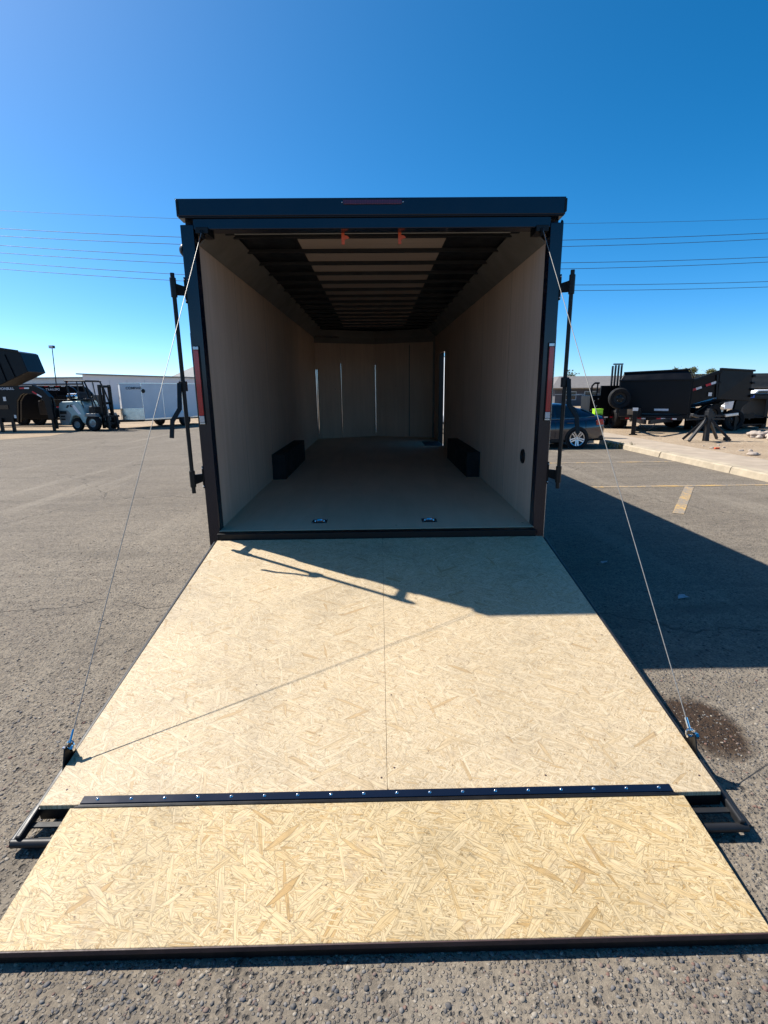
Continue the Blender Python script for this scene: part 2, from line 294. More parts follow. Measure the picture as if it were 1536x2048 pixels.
# ------------------------------------------------------------------ geometry helpers
class MB:
    def __init__(s): s.v = []; s.f = []
    def add(s, vs, fs):
        o = len(s.v); s.v += [tuple(v) for v in vs]; s.f += [tuple(i+o for i in f) for f in fs]; return s
    def box(s, a, b):
        x0, y0, z0 = a; x1, y1, z1 = b
        x0, x1 = min(x0, x1), max(x0, x1); y0, y1 = min(y0, y1), max(y0, y1); z0, z1 = min(z0, z1), max(z0, z1)
        return s.add([(x0,y0,z0),(x1,y0,z0),(x1,y1,z0),(x0,y1,z0),(x0,y0,z1),(x1,y0,z1),(x1,y1,z1),(x0,y1,z1)],
                     [(0,3,2,1),(4,5,6,7),(0,1,5,4),(1,2,6,5),(2,3,7,6),(3,0,4,7)])
    def hexa(s, p):   # eight corner points: bottom ring, top ring
        return s.add(p, [(0,3,2,1),(4,5,6,7),(0,1,5,4),(1,2,6,5),(2,3,7,6),(3,0,4,7)])
    def prism(s, poly, axis, a, b):   # polygon in the two other axes, extruded along axis
        n = len(poly)
        def P(p, t):
            if axis == 'x': return (t, p[0], p[1])
            if axis == 'y': return (p[0], t, p[1])
            return (p[0], p[1], t)
        vs = [P(p, a) for p in poly] + [P(p, b) for p in poly]
        fs = [tuple(range(n)), tuple(range(2*n-1, n-1, -1))] + [(i, i+n, (i+1) % n+n, (i+1) % n) for i in range(n)]
        return s.add(vs, fs)
    def bar(s, p0, p1, wd, th, upv=(0, 0, 1)):
        p0, p1 = Vector(p0), Vector(p1); d = (p1-p0).normalized(); u = Vector(upv)
        if abs(d.dot(u)) > 0.97: u = Vector((1, 0, 0))
        sx = d.cross(u).normalized()*wd/2; sz = sx.cross(d).normalized()*th/2
        return s.hexa([p0-sx-sz, p0+sx-sz, p1+sx-sz, p1-sx-sz, p0-sx+sz, p0+sx+sz, p1+sx+sz, p1-sx+sz])
    def cyl(s, p0, p1, r, n=12, r2=None, caps=True):
        p0, p1 = Vector(p0), Vector(p1); d = (p1-p0).normalized(); r2 = r if r2 is None else r2
        a = d.orthogonal().normalized(); b = d.cross(a)
        vs = [p0+(a*math.cos(2*math.pi*i/n)+b*math.sin(2*math.pi*i/n))*r for i in range(n)] + \
             [p1+(a*math.cos(2*math.pi*i/n)+b*math.sin(2*math.pi*i/n))*r2 for i in range(n)]
        fs = [(i, (i+1) % n, (i+1) % n+n, i+n) for i in range(n)]
        if caps: fs += [tuple(range(n-1, -1, -1)), tuple(range(n, 2*n))]
        return s.add(vs, fs)
    def tube(s, pts, r, n=8):
        for a, b in zip(pts[:-1], pts[1:]): s.cyl(a, b, r, n)
        return s
    def lathe(s, prof, c, axis, n=28):   # prof: (radius, along) round axis through c
        ax = Vector(axis).normalized(); a = ax.orthogonal().normalized(); b = ax.cross(a); c = Vector(c); m = len(prof); vs = []
        for i in range(n):
            t = 2*math.pi*i/n; e = a*math.cos(t)+b*math.sin(t)
            vs += [c+e*r+ax*h for r, h in prof]
        fs = [(i*m+j, ((i+1) % n)*m+j, ((i+1) % n)*m+j+1, i*m+j+1) for i in range(n) for j in range(m-1)]
        return s.add(vs, fs)
    def dome(s, c, r, nrm=(0, 0, 1), n=8, flat=0.6):
        return s.lathe([(r, 0), (r*0.8, r*flat*0.6), (r*0.4, r*flat*0.95), (0.0005, r*flat)], c, nrm, n)
    def loft(s, rings, close=True, caps=True):
        n = len(rings[0]); o = len(s.v)
        for r in rings: s.v += [tuple(p) for p in r]
        for i in range(len(rings)-1):
            for j in range(n if close else n-1):
                k = (j+1) % n; s.f.append((o+i*n+j, o+i*n+k, o+(i+1)*n+k, o+(i+1)*n+j))
        if caps and close: s.f.append(tuple(o+j for j in range(n-1, -1, -1))); s.f.append(tuple(o+(len(rings)-1)*n+j for j in range(n)))
        return s
    def build(s, name, m, parent=None, bevel=0.0, smooth=False, seg=2):
        me = bpy.data.meshes.new(name); me.from_pydata(s.v, [], s.f); me.update()
        bm = bmesh.new(); bm.from_mesh(me); bmesh.ops.recalc_face_normals(bm, faces=bm.faces); bm.to_mesh(me); bm.free()
        me.materials.append(MT[m] if isinstance(m, str) else m)
        o = bpy.data.objects.new(name, me); col.objects.link(o); o.parent = parent
        if smooth:
            me.polygons.foreach_set('use_smooth', [True]*len(me.polygons))
            try: me.set_sharp_from_angle(angle=R(35))
            except Exception: pass
        if bevel:
            md = o.modifiers.new('bevel', 'BEVEL'); md.width = bevel; md.segments = seg; md.limit_method = 'ANGLE'; md.angle_limit = R(40)
        return o

def thing(name, label, cat, loc=(0, 0, 0), rz=0.0, group=None):
    o = bpy.data.objects.new(name, None); col.objects.link(o); o.location = loc; o.rotation_euler = (0, 0, rz)
    o.empty_display_size = 0.2; o['label'] = label; o['category'] = cat
    if group: o['group'] = group
    return o
def tag(o, label, cat, group=None):
    o['label'] = label; o['category'] = cat
    if group: o['group'] = group
    return o
def struct(o, kind='structure'): o['kind'] = kind; return o
def B(a, b): return MB().box(a, b)
def text(s, size, m, parent, loc, rot, name='lettering', xs=1.0, ext=0.002, shear=0.0):
    cu = bpy.data.curves.new('t', 'FONT'); cu.body = s; cu.size = size; cu.extrude = ext; cu.align_x = 'LEFT'; cu.shear = shear; cu.offset = size*0.015
    t = bpy.data.objects.new('t', cu); col.objects.link(t)
    me = bpy.data.meshes.new_from_object(t.evaluated_get(bpy.context.evaluated_depsgraph_get()))
    bpy.data.objects.remove(t); bpy.data.curves.remove(cu)
    me.materials.clear(); me.materials.append(MT[m]); me.name = name
    o = bpy.data.objects.new(name, me); col.objects.link(o); o.parent = parent; o.location = loc; o.rotation_euler = rot; o.scale = (xs, 1, 1); return o

# ------------------------------------------------------------------ ground, dirt, pavement
def sheet(name, poly, z, m, kind='structure', thick=0.0):
    mb = MB()
    if thick: mb.prism(poly, 'z', z-thick, z)
    else: mb.add([(x, y, z) for x, y in poly], [tuple(range(len(poly)))])
    return struct(mb.build(name, m), kind)
sheet('asphalt_ground', [(-600, -600), (600, -600), (600, 900), (-600, 900)], 0.0, 'asphalt')
sheet('dirt_ground', [(-400, -30), (-30, 4), (-19, 11.4), (-14.2, 15.4), (-13.2, 17.2), (-13.6, 20.0), (-12.2, 22.6), (-9.6, 24.4), (-6, 27.5), (4, 29), (8.0, 29), (8.0, 600), (-400, 600)], 0.004, 'dirt')
pav = struct(B((6.93, -14, -0.05), (8.0, 15.5, 0.128)).build('pavement', 'concrete'))
for i in range(12):   # slabs and kerb stones with open joints
    y0 = -14 + i*2.46
    B((6.93, y0+0.006, 0.129), (8.0, y0+2.454, 0.134)).build('slab', 'concrete', pav, 0.003)
    MB().prism([(6.66, -0.05), (6.70, 0.108), (6.725, 0.13), (6.925, 0.136), (6.925, -0.05)], 'y', y0+0.006+(0.02 if i % 3 == 0 else 0), y0+2.452).build('kerb_stone', 'kerb', pav, 0.008)
sheet('dirt_lot', [(8.0, -14), (400, -14), (400, 600), (8.0, 600)], 0.122, 'dirt', thick=0.3)
# painted lines
def line(p0, p1, wd): return struct(MB().bar((p0[0], p0[1], 0.004), (p1[0], p1[1], 0.004), wd, 0.002).build('parking_line', 'yline'))
line((3.55, 4.43), (6.62, 4.43), 0.10); line((3.7, 7.38), (6.62, 7.38), 0.10); line((3.7, 10.03), (6.62, 10.03), 0.10)
line((5.12, 4.35), (3.86, 2.50), 0.13)

# loose aggregate and pebbles lying in the worn asphalt near the camera
def pebbles():
    ph = (1+5**0.5)/2
    iv = np.array([(-1,ph,0),(1,ph,0),(-1,-ph,0),(1,-ph,0),(0,-1,ph),(0,1,ph),(0,-1,-ph),(0,1,-ph),(ph,0,-1),(ph,0,1),(-ph,0,-1),(-ph,0,1)])/math.sqrt(1+ph*ph)
    fi = np.array([(0,11,5),(0,5,1),(0,1,7),(0,7,10),(0,10,11),(1,5,9),(5,11,4),(11,10,2),(10,7,6),(7,1,8),(3,9,4),(3,4,2),(3,2,6),(3,6,8),(3,8,9),(4,9,5),(2,4,11),(6,2,10),(8,6,7),(9,8,1)])
    xs, ys, ss = [], [], []
    def zone(x0, x1, y0, y1, n, s0, s1):
        xs.append(rng.uniform(x0, x1, n)); ys.append(rng.uniform(y0, y1, n)); ss.append(s0+(s1-s0)*rng.random(n)**3.2)
    zone(-1.6, 1.6, -3.35, -2.66, 8500, 0.0015, 0.0085)
    zone(-2.3, -1.2, -2.8, -1.2, 4200, 0.0015, 0.0080); zone(1.2, 2.2, -2.8, -1.2, 3800, 0.0015, 0.0080)
    zone(-3.6, -1.2, -1.2, 1.5, 2600, 0.002, 0.009); zone(1.3, 3.4, -1.3, 1.5, 1200, 0.002, 0.009)
    x, y, s = map(np.concatenate, (xs, ys, ss)); n = len(x)
    sc3 = s[:, None]*np.stack([rng.uniform(.7, 1.5, n), rng.uniform(.7, 1.5, n), rng.uniform(.45, .9, n)], 1)
    a = rng.uniform(0, 6.283, n); ca, sa = np.cos(a), np.sin(a)
    v = iv[None]*(1+rng.uniform(-.22, .22, (n, 12, 1)))*sc3[:, None, :]
    vx = v[..., 0]*ca[:, None]-v[..., 1]*sa[:, None]; vy = v[..., 0]*sa[:, None]+v[..., 1]*ca[:, None]
    V = np.stack([vx+x[:, None], vy+y[:, None], v[..., 2]-(sc3[:, 2]*0.15)[:, None]], -1).reshape(-1, 3)
    F = (fi[None]+(np.arange(n)*12)[:, None, None]).reshape(-1, 3)
    me = bpy.data.meshes.new('loose_gravel'); me.vertices.add(len(V)); me.vertices.foreach_set('co', V.ravel())
    me.loops.add(F.size); me.loops.foreach_set('vertex_index', F.ravel()); me.polygons.add(len(F))
    me.polygons.foreach_set('loop_start', np.arange(len(F))*3); me.polygons.foreach_set('loop_total', np.full(len(F), 3))
    me.polygons.foreach_set('use_smooth', np.ones(len(F), bool)); me.update(calc_edges=True); me.materials.append(MT['pebbles'])
    o = bpy.data.objects.new('loose_gravel', me); col.objects.link(o); struct(o, 'stuff')
    o['label'] = 'loose pebbles and worn aggregate on the asphalt'; o['category'] = 'gravel'
pebbles()

# ------------------------------------------------------------------ the enclosed trailer
TR = thing('enclosed_trailer', 'black enclosed cargo trailer with its rear ramp door lowered and plywood interior showing', 'trailer', (0, -0.0002, 0.031))
TR.rotation_euler = (0.0115, 0, 0)
W, WI, ZR, ZB, ZH, ZF, LEN = 1.319, 1.229, 2.8065, 0.342, 2.622, 0.48, 7.15
FY = 0.07      # rear face of the frame
WP = 1.232     # inner face of the lining
VN = 7.65      # apex of the shallow V nose
# rear frame
for s in (-1, 1):
    B((s*WI, FY, ZB), (s*W, FY+0.10, ZH+0.03)).build('corner_post', 'black', TR, 0.006)
    B((s*(W-0.002), FY+0.012, ZB+0.02), (s*(W+0.004), FY+0.06, 1.95)).build('post_edge_trim', 'alu' if s > 0 else 'blackm', TR)
B((-WI, FY+0.004, ZH), (WI, FY+0.11, 2.692)).build('header', 'black', TR, 0.005)
MB().prism([(FY-0.006, 2.700), (FY-0.009, 2.706), (FY-0.009, 2.806), (FY-0.006, 2.809), (FY+0.12, 2.810), (FY+0.12, 2.695)], 'x', -1.331, 1.321).build('roof_cap', 'black', TR, 0.003)
B((-1.316, FY-0.012, 2.690), (1.312, FY+0.003, 2.6985)).build('drip_rail', 'blackm', TR, 0.002)
for s in (-1, 1): B((s*1.312, FY-0.015, 2.715), (s*1.329, FY+0.10, 2.798)).build('roof_corner_cap', 'blackm', TR, 0.004)
B((-WI, -0.018, 0.372), (WI, 0.08, ZF-0.004)).build('sill', 'blackm', TR, 0.004)
B((-1.26, 0.09, 0.28), (1.26, 0.20, 0.341)).build('rear_crossmember', 'blackm', TR)
# outer skin
XO, XI = W-0.006, WP+0.012
DY0, DY1, DZ0, DZ1 = 5.55, 6.36, 0.46, 2.17
B((-XO, FY+0.10, ZB), (-XI, LEN, 2.72)).build('side_skin', 'black', TR)
for a, b, c, d in ((FY+0.10, DY0, ZB, 2.72), (DY1, LEN, ZB, 2.72), (DY0, DY1, DZ1, 2.72), (DY0, DY1, ZB, DZ0)):
    B((XI, a, c), (XO, b, d)).build('side_skin', 'black', TR)
MB().prism([(-XO, FY+0.121), (XO, FY+0.121), (XO, LEN), (0, VN+0.10), (-XO, LEN)], 'z', 2.745, 2.806).build('roof', 'black', TR)
for s in (-1, 1): MB().prism([(s*XO, LEN), (0, VN+0.1), (0, VN+0.06), (s*(XO-0.035), LEN)], 'z', ZB, 2.744).build('nose_skin', 'black', TR)
# lining
seams = [0.085, 1.10, 2.32, 3.54, 4.76, 5.95, LEN]
for a, b in zip(seams[:-1], seams[1:]):
    B((-XI+0.001, a+0.004, 0.45), (-WP, b-0.004, 2.62)).build('wall_panel', 'wallply', TR, 0.0015, seg=1)
for a, b, c, d in [(0.085, 1.10, .45, 2.62), (1.10, 2.32, .45, 2.62), (2.32, 3.54, .45, 2.62), (3.54, 4.76, .45, 2.62), (4.76, DY0, .45, 2.62), (DY1, LEN, .45, 2.62), (DY0, DY1, DZ1, 2.62)]:
    B((WP, a+0.004, c), (XI-0.001, b-0.004, d)).build('wall_panel', 'wallply', TR, 0.0015, seg=1)
for y in seams[1:-1]:   # dark strips added in the lining gaps so the joints read dark
    for s in (-1, 1):
        if s > 0 and y > DY0: continue
        B((s*(WP+0.001), y-0.0039, 0.45), (s*(XI-0.0015), y+0.0039, 2.62)).build('joint_strip', 'charcoal', TR)
for s in (-1, 1):   # four flat sheets line the nose
    for t0, t1 in ((0.0, 0.585), (0.589, 1.0)):
        x0, x1 = s*WP*t0, s*WP*t1; y0, y1 = VN+(LEN-VN)*t0, VN+(LEN-VN)*t1
        MB().prism([(x0, y0), (x1, y1), (x1, y1+0.012), (x0, y0+0.012)], 'z', 0.45, 2.62).build('nose_panel', 'wallply', TR)
# polished trims on the nose seams
def trim(x, y, z0, z1, r, m='alu'):
    MB().cyl((x, y, z0), (x, y, z1), r, 14).build('seam_trim', m, TR, smooth=True)
trim(-WP+0.012, LEN-0.02, 0.60, 1.92, 0.055, 'chrome'); trim(-0.72, VN+(LEN-VN)*0.585-0.004, 0.58, 2.05, 0.012, 'chrome')
trim(0, VN-0.006, 0.56, 2.02, 0.030); trim(0.72, VN+(LEN-VN)*0.585-0.004, 0.52, 2.4, 0.010, 'cove'); trim(WP-0.01, LEN-0.01, 0.5, 2.55, 0.03, 'cove')
for s in (-1, 1):
    MB().hexa([(0, VN-0.07, 2.555), (s*WP, LEN-0.07, 2.555), (s*WP, LEN, 2.45), (0, VN, 2.45), (0, VN-0.10, 2.70), (s*WP, LEN-0.10, 2.70), (s*WP, LEN+0.01, 2.70), (0, VN+0.01, 2.70)]).build('nose_cove', 'cove', TR)
MB().bar((-WP+0.02, LEN-0.075, 2.560), (-0.74, VN+(LEN-VN)*0.6-0.08, 2.560), 0.02, 0.03).build('cove_trim', 'chrome', TR)
# floor with a slight dovetail at the rear
MB().prism([(0.06, 0.40), (0.06, ZF), (1.35, 0.503), (LEN, 0.505), (LEN, 0.40)], 'x', -WP, WP).build('floor', 'floorply', TR)
MB().prism([(-WP, LEN), (WP, LEN), (0, VN)], 'z', 0.44, 0.505).build('nose_floor', 'floorply', TR)
# ceiling
MB().prism([(-WP, 0.182), (WP, 0.182), (WP, LEN), (0, VN), (-WP, LEN)], 'z', 2.722, 2.74).build('ceiling_skin', 'ceil', TR)
ys_b = [0.53+0.447*k for k in range(15)]
ed = [0.19]+[y+0.018 for y in ys_b]
for a, b in zip(ed[:-1], ed[1:]): B((-0.605, a+0.002, 2.714), (0.585, b-0.002, 2.721)).build('ceiling_panel', 'luan', TR)
for y in ys_b: B((-1.13, y, 2.684), (1.13, y+0.036, 2.7135)).build('roof_bow', 'ceil', TR, 0.002, seg=1)
for s in (-1, 1):
    MB().prism([(s*(WP-0.002), 2.545), (s*(WP-0.002), 2.56), (s*1.075, 2.706), (s*1.060, 2.706), (s*1.060, 2.700)], 'y', 0.183, LEN).build('wall_cove', 'cove', TR)
# spring bar, pulleys and hooks under the header
MB().cyl((-1.05, 0.215, 2.640), (1.05, 0.215, 2.640), 0.020, 12).build('spring_tube', 'blackm', TR, smooth=True)
MB().cyl((-0.98, 0.19, 2.622), (0.98, 0.19, 2.622), 0.0035, 6).build('spring_cable', 'cable', TR)
for s in (-1, 1):
    p = MB().box((s*1.125, 0.05, 2.590), (s*1.210, 0.20, 2.632)).build('pulley_bracket', 'blackm', TR, 0.004)
    MB().lathe([(0.006, -0.008), (0.030, -0.008), (0.022, 0), (0.030, 0.008), (0.006, 0.008)], (s*1.166, 0.06, 2.588), (1, 0, 0.2), 18).build('pulley', 'charcoal', p, smooth=True)
for x, s in ((-0.213, 1), (0.190, 1)):
    MB().box((x-0.011, 0.183, 2.550), (x+0.011, 0.191, 2.632)).prism([(x, 2.575), (x+s*0.045, 2.592), (x+s*0.03, 2.605), (x, 2.612)], 'y', 0.184, 0.190).build('orange_tag', 'orange', TR)
# lamps
bl = B((-0.199, FY-0.017, 2.766), (0.199, FY-0.0085, 2.795)).build('brake_light', 'dred', TR, 0.003)
for s in (-1, 1): MB().dome((s*0.207, FY-0.009, 2.781), 0.005, (0, -1, 0)).build('screw', 'steel', bl)
for s in (-1, 1):
    xa, xb = s*1.262, s*1.306
    tl = B((xa, FY-0.014, 1.302), (xb, FY-0.0005, 1.861)).build('tail_light', 'blackm', TR, 0.003)
    B((xa+s*0.004, FY-0.024, 1.369), (xb-s*0.004, FY-0.013, 1.832)).build('red_lens', 'red', tl, 0.004)
    B((xa+s*0.004, FY-0.024, 1.320), (xb-s*0.004, FY-0.013, 1.367)).build('clear_lens', 'clear', tl, 0.004)
    B((xa+s*0.003, FY-0.018, 1.834), (xb-s*0.003, FY-0.013, 1.857)).build('end_cap', 'steel', tl, 0.003)
    B((xa+s*0.003, FY-0.018, 1.305), (xb-s*0.003, FY-0.013, 1.318)).build('end_cap', 'steel', tl, 0.003)
MB().lathe([(0.0005, 0.030), (0.022, 0.026), (0.04, 0.010), (0.044, 0)], (-W, FY+0.04, 2.50), (-1, 0, 0), 16).build('marker_lamp', 'blackm', TR, smooth=True)
MB().dome((1.318, FY+0.05, 2.66), 0.022, (1, 0, 0), 12).build('marker_lamp', 'blackm', TR, smooth=True)
# cam-lock bars folded open on both sides
for s in (-1, 1):
    bx = s*1.372; by = -0.017
    bar = MB().cyl((bx, by, 0.80), (bx, by, 2.33), 0.0145, 14).build('lock_bar', 'blackm', TR, smooth=True)
    for z in (2.235, 0.905):
        mb = MB().box((s*1.317, FY-0.004, z-0.085), (s*1.328, FY+0.05, z+0.085))
        mb.hexa([(s*1.324, FY+0.004, z-0.034), (bx, by-0.010, z-0.046), (bx, by+0.012, z-0.046), (s*1.324, FY+0.03, z-0.034),
                 (s*1.324, FY+0.004, z+0.026), (bx, by-0.010, z+0.034), (bx, by+0.012, z+0.034), (s*1.324, FY+0.03, z+0.026)])
        mb.cyl((bx, by, z-0.06), (bx, by, z+0.065), 0.021, 14)
        mb.build('bracket', 'blackm', bar, 0.002)
        for dz in (-0.07, 0.07): MB().dome((s*1.3225, FY-0.004, z+dz), 0.006, (0, -1, 0)).build('bolt', 'steel', bar)
    MB().box((bx-0.026, by-0.02, 1.545), (bx+0.026, by+0.016, 1.615)).build('handle_collar', 'blackm', bar, 0.004)
    hp = [(bx+s*0.018, -0.04, 1.60), (bx+s*0.022, -0.075, 1.42), (bx+s*0.075, -0.09, 1.345), (bx+s*0.086, -0.108, 1.225)]
    mb = MB()
    for a, b in zip(hp[:-1], hp[1:]):
        mb.bar((a[0], a[1], a[2]+0.004), (b[0], b[1], b[2]-0.004), 0.012, 0.030, (s, 0, 0.2))
    mb.build('handle', 'blackm', bar, 0.002)
# wheel boxes
for s in (-1, 1):
    B((s*(WP-0.001), 2.22, 0.50), (s*1.075, 3.92, 0.80)).build('wheel_box', 'wheelwell', TR, 0.004)
# step well, floor plate and door leaf on the kerb side
B((0.90, DY0+0.02, 0.5045), (WP-0.01, DY1-0.02, 0.508)).build('step_well', 'wheelwell', TR)
B((0.86, DY0-0.02, 0.5040), (WP-0.01, DY0+0.018, 0.509)).build('step_nosing', 'alu', TR)
dr = B((W+0.01, DY0-0.80, DZ0+0.02), (W+0.05, DY0-0.02, DZ1)).build('side_door', 'black', TR, 0.008)
B((W+0.051, DY0-0.76, 1.2), (W+0.075, DY0-0.72, 1.34)).build('handle', 'steel', dr, 0.004)
for a in ((DY0, DZ0, DY0+0.02, DZ1), (DY1-0.02, DZ0, DY1, DZ1)): B((WP-0.004, a[0], a[1]), (XO+0.004, a[2], a[3])).build('door_jamb', 'blackm', TR)
# side vent on the right wall
v_ = MB().lathe([(0.062, 0.0), (0.058, 0.010), (0.046, 0.010), (0.042, 0.002)], (WP, 0.45, 0.985), (-1, 0, 0), 26).build('wall_vent', 'blackm', TR, smooth=True)
MB().lathe([(0.044, 0.003), (0.0005, 0.003)], (WP, 0.45, 0.985), (-1, 0, 0), 26).build('vent_core', 'wheelwell', v_)
# floor D rings
for x, y in ((-0.475, 0.30), (0.432, 0.285)):
    z = ZF+0.006
    d_ = MB().box((x-0.062, y-0.055, z-0.004), (x+0.062, y+0.055, z+0.002)).build('tie_down_plate', 'blackm', TR, 0.003)
    MB().lathe([(0.046, 0.0035), (0.036, 0.0025), (0.018, 0.0022), (0.0005, 0.0022)], (x, y, z), (0, 0, 1), 24).build('pan', 'chrome', d_, smooth=True)
    pts = [(x+0.036*math.cos(a), y+0.03*math.sin(a)+0.004, z+0.006) for a in [math.pi*k/10 for k in range(11)]]
    MB().tube([(pts[-1])]+[]+pts[::-1], 0.005).build('ring', 'chrome', d_, smooth=True) if False else MB().tube(pts, 0.005).build('ring', 'chrome', d_, smooth=True)
    for sx in (-1, 1):
        for sy in (-1, 1): MB().dome((x+sx*0.052, y+sy*0.045, z+0.002), 0.005).build('screw', 'steel', d_)
# axles, wheels, tongue
for y in (2.64, 3.50):
    MB().cyl((-1.1, y, 0.30), (1.1, y, 0.30), 0.045, 12).build('axle', 'blackm', TR)
    for s in (-1, 1):
        wl = MB().lathe([(0.20, 0.0), (0.30, 0.0), (0.335, 0.03), (0.335, 0.12), (0.30, 0.15), (0.20, 0.15)], (s*1.18-0.075, y, 0.29-0.0115*y), (1, 0, 0), 28).build('wheel', 'rubber', TR, smooth=True)
        MB().lathe([(0.0005, 0.05), (0.12, 0.06), (0.19, 0.02), (0.205, 0.02), (0.205, 0.13), (0.19, 0.13), (0.12, 0.09), (0.0005, 0.10)], (s*1.18-0.075, y, 0.29-0.0115*y), (1, 0, 0), 24).build('rim', 'rim', wl, smooth=True)
for s in (-1, 1): MB().bar((s*0.95, LEN-0.3, 0.34), (s*0.05, 9.0, 0.36), 0.06, 0.11).build('tongue_rail', 'blackm', TR)
MB().cyl((0, 8.75, -0.10), (0, 8.75, 0.85), 0.035, 12).build('tongue_jack', 'blackm', TR)
for s in (-1, 1): MB().bar((s*0.8, 0.1, 0.33), (s*0.8, LEN, 0.34), 0.06, 0.07).build('chassis_rail', 'blackm', TR)

# ramp door
y0, z0, y1, z1 = -0.030, 0.4293, -2.2385, 0.0952
sl = (z0-z1)/(y0-y1)
def rz(y): return z0+(y-y0)*sl
RW = 1.2513; RX0, RX1 = 0.024, 0.010
def rx(s, y): t = (y-y0)/(y1-y0); return RX0+(RX1-RX0)*t + s*RW
def slab(xa, xb, ya, yb, th, top=0.0):
    f = lambda x, y: x*RW+RX0+(RX1-RX0)*(y-y0)/(y1-y0)
    pts = []
    for dz in (-th, 0):
        pts += [(f(xa, ya), ya, rz(ya)+dz+top), (f(xb, ya), ya, rz(ya)+dz+top), (f(xb, yb), yb, rz(yb)+dz+top), (f(xa, yb), yb, rz(yb)+dz+top)]
    return MB().hexa(pts)
seam_x = 0.017/RW
RD = slab(-1.006, 1.006, -0.022, -2.234, 0.045, -0.0195).build('ramp_door', 'blackm', TR)
slab(-1.0, seam_x-0.0004, y0, y1, 0.018).build('osb_sheet', 'osb', RD, 0.0015, seg=1)
o2 = slab(seam_x+0.0004, 1.0, y0, y1, 0.018).build('osb_sheet', 'osb', RD, 0.0015, seg=1)
for s in (-1, 1):   # edge rails and the tube frame that runs past the boards
    MB().bar((rx(s, y0)+s*0.016, y0, rz(y0)-0.022), (rx(s, -2.335)+s*0.020, -2.335, rz(-2.335)-0.040), 0.020, 0.034).build('edge_rail', 'charcoal', RD, 0.006)
    MB().cyl((rx(s, -2.22)+s*0.030, -2.21, 0.056), (rx(s, -2.33)+s*0.040, -2.335, 0.030), 0.014, 12).build('frame_tube', 'charcoal', RD, smooth=True)
MB().cyl((-1.285, -2.335, 0.030), (1.300, -2.335, 0.030), 0.015, 12).build('end_tube', 'charcoal', RD, smooth=True)
B((-1.262, -2.285, 0.040), (1.275, -2.262, 0.048)).build('end_flat', 'charcoal', RD, 0.002)
MB().box((-1.25, -2.335, 0.006), (1.265, -2.300, 0.018)).build('end_plate', 'blackm', RD)
# screws in the boards
mb = MB()
for xx in (-1.19, -0.60, -0.012, 0.046, 0.62, 1.20):
    for k in range(6):
        if random.random() < 0.45: continue
        y = -0.10-k*0.40+random.uniform(-0.08, 0.08); mb.lathe([(0.0005, 0.0006), (0.0040, 0.0005), (0.0044, 0)], (xx+random.uniform(-.012, .012)+0.015, y, rz(y)+0.0003), (0, 0, 1), 8)
struct(mb.build('board_screws', 'plyedge', RD), 'stuff')
# continuous hinge with carriage bolts
HX0, HX1 = -1.094, 1.083
yh0, yh1 = -2.207, -2.2385
hg = MB().hexa([(HX0, yh1, rz(yh1)+0.0006), (HX1, yh1, rz(yh1)+0.0006), (HX1, yh0, rz(yh0)+0.0006), (HX0, yh0, rz(yh0)+0.0006),
    (HX0, yh1, rz(yh1)+0.006), (HX1, yh1, rz(yh1)+0.006), (HX1, yh0, rz(yh0)+0.005), (HX0, yh0, rz(yh0)+0.005)]).build('hinge_leaf', 'black', RD, 0.001, seg=1)
MB().cyl((HX0, -2.246, rz(-2.246)+0.002), (HX1, -2.246, rz(-2.246)+0.002), 0.0060, 12).build('hinge_pin', 'blackm', RD, smooth=True)
for i in range(18):
    x = HX0+0.058+(HX1-HX0-0.105)*i/17; yb = -2.222
    MB().dome((x, yb, rz(yb)+0.0055), 0.0062, (0, -sl*0+0.05, 1), 12, 0.75).build('bolt', 'chrome', RD, smooth=True)
# cable anchors
for s in (-1, 1):
    ax, ay = rx(s, -2.02)+s*0.012, -2.02
    az = rz(ay)
    br = MB().prism([(ay-0.055, az-0.03), (ay+0.05, az-0.02), (ay+0.022, az+0.052), (ay-0.022, az+0.052)], 'x', ax-0.003, ax+0.003).build('anchor_bracket', 'blackm', RD, 0.001)
    MB().cyl((ax-0.02, ay, az+0.036), (ax+0.02, ay, az+0.036), 0.0065, 10).cyl((ax+0.012, ay, az+0.036), (ax+0.024, ay, az+0.036), 0.012, 6).build('anchor_bolt', 'chrome', RD, smooth=True)
    pts = [(ax-s*0.012+0.014*math.cos(t), ay+0.004*math.sin(t), az+0.052+0.016*math.sin(t)) for t in [2*math.pi*k/12 for k in range(13)]]
    MB().tube(pts, 0.0035, 6).build('shackle', 'chrome', RD, smooth=True)
    top = Vector((s*1.166, 0.03, 2.588)); bot = Vector((ax-s*0.012, ay, az+0.06))
    MB().cyl(bot, top, 0.0021, 8).build('ramp_cable', 'cable', TR)
    MB().cyl(bot, bot.lerp(top, 0.016), 0.006, 8).build('cable_ferrule', 'chrome', TR, smooth=True)
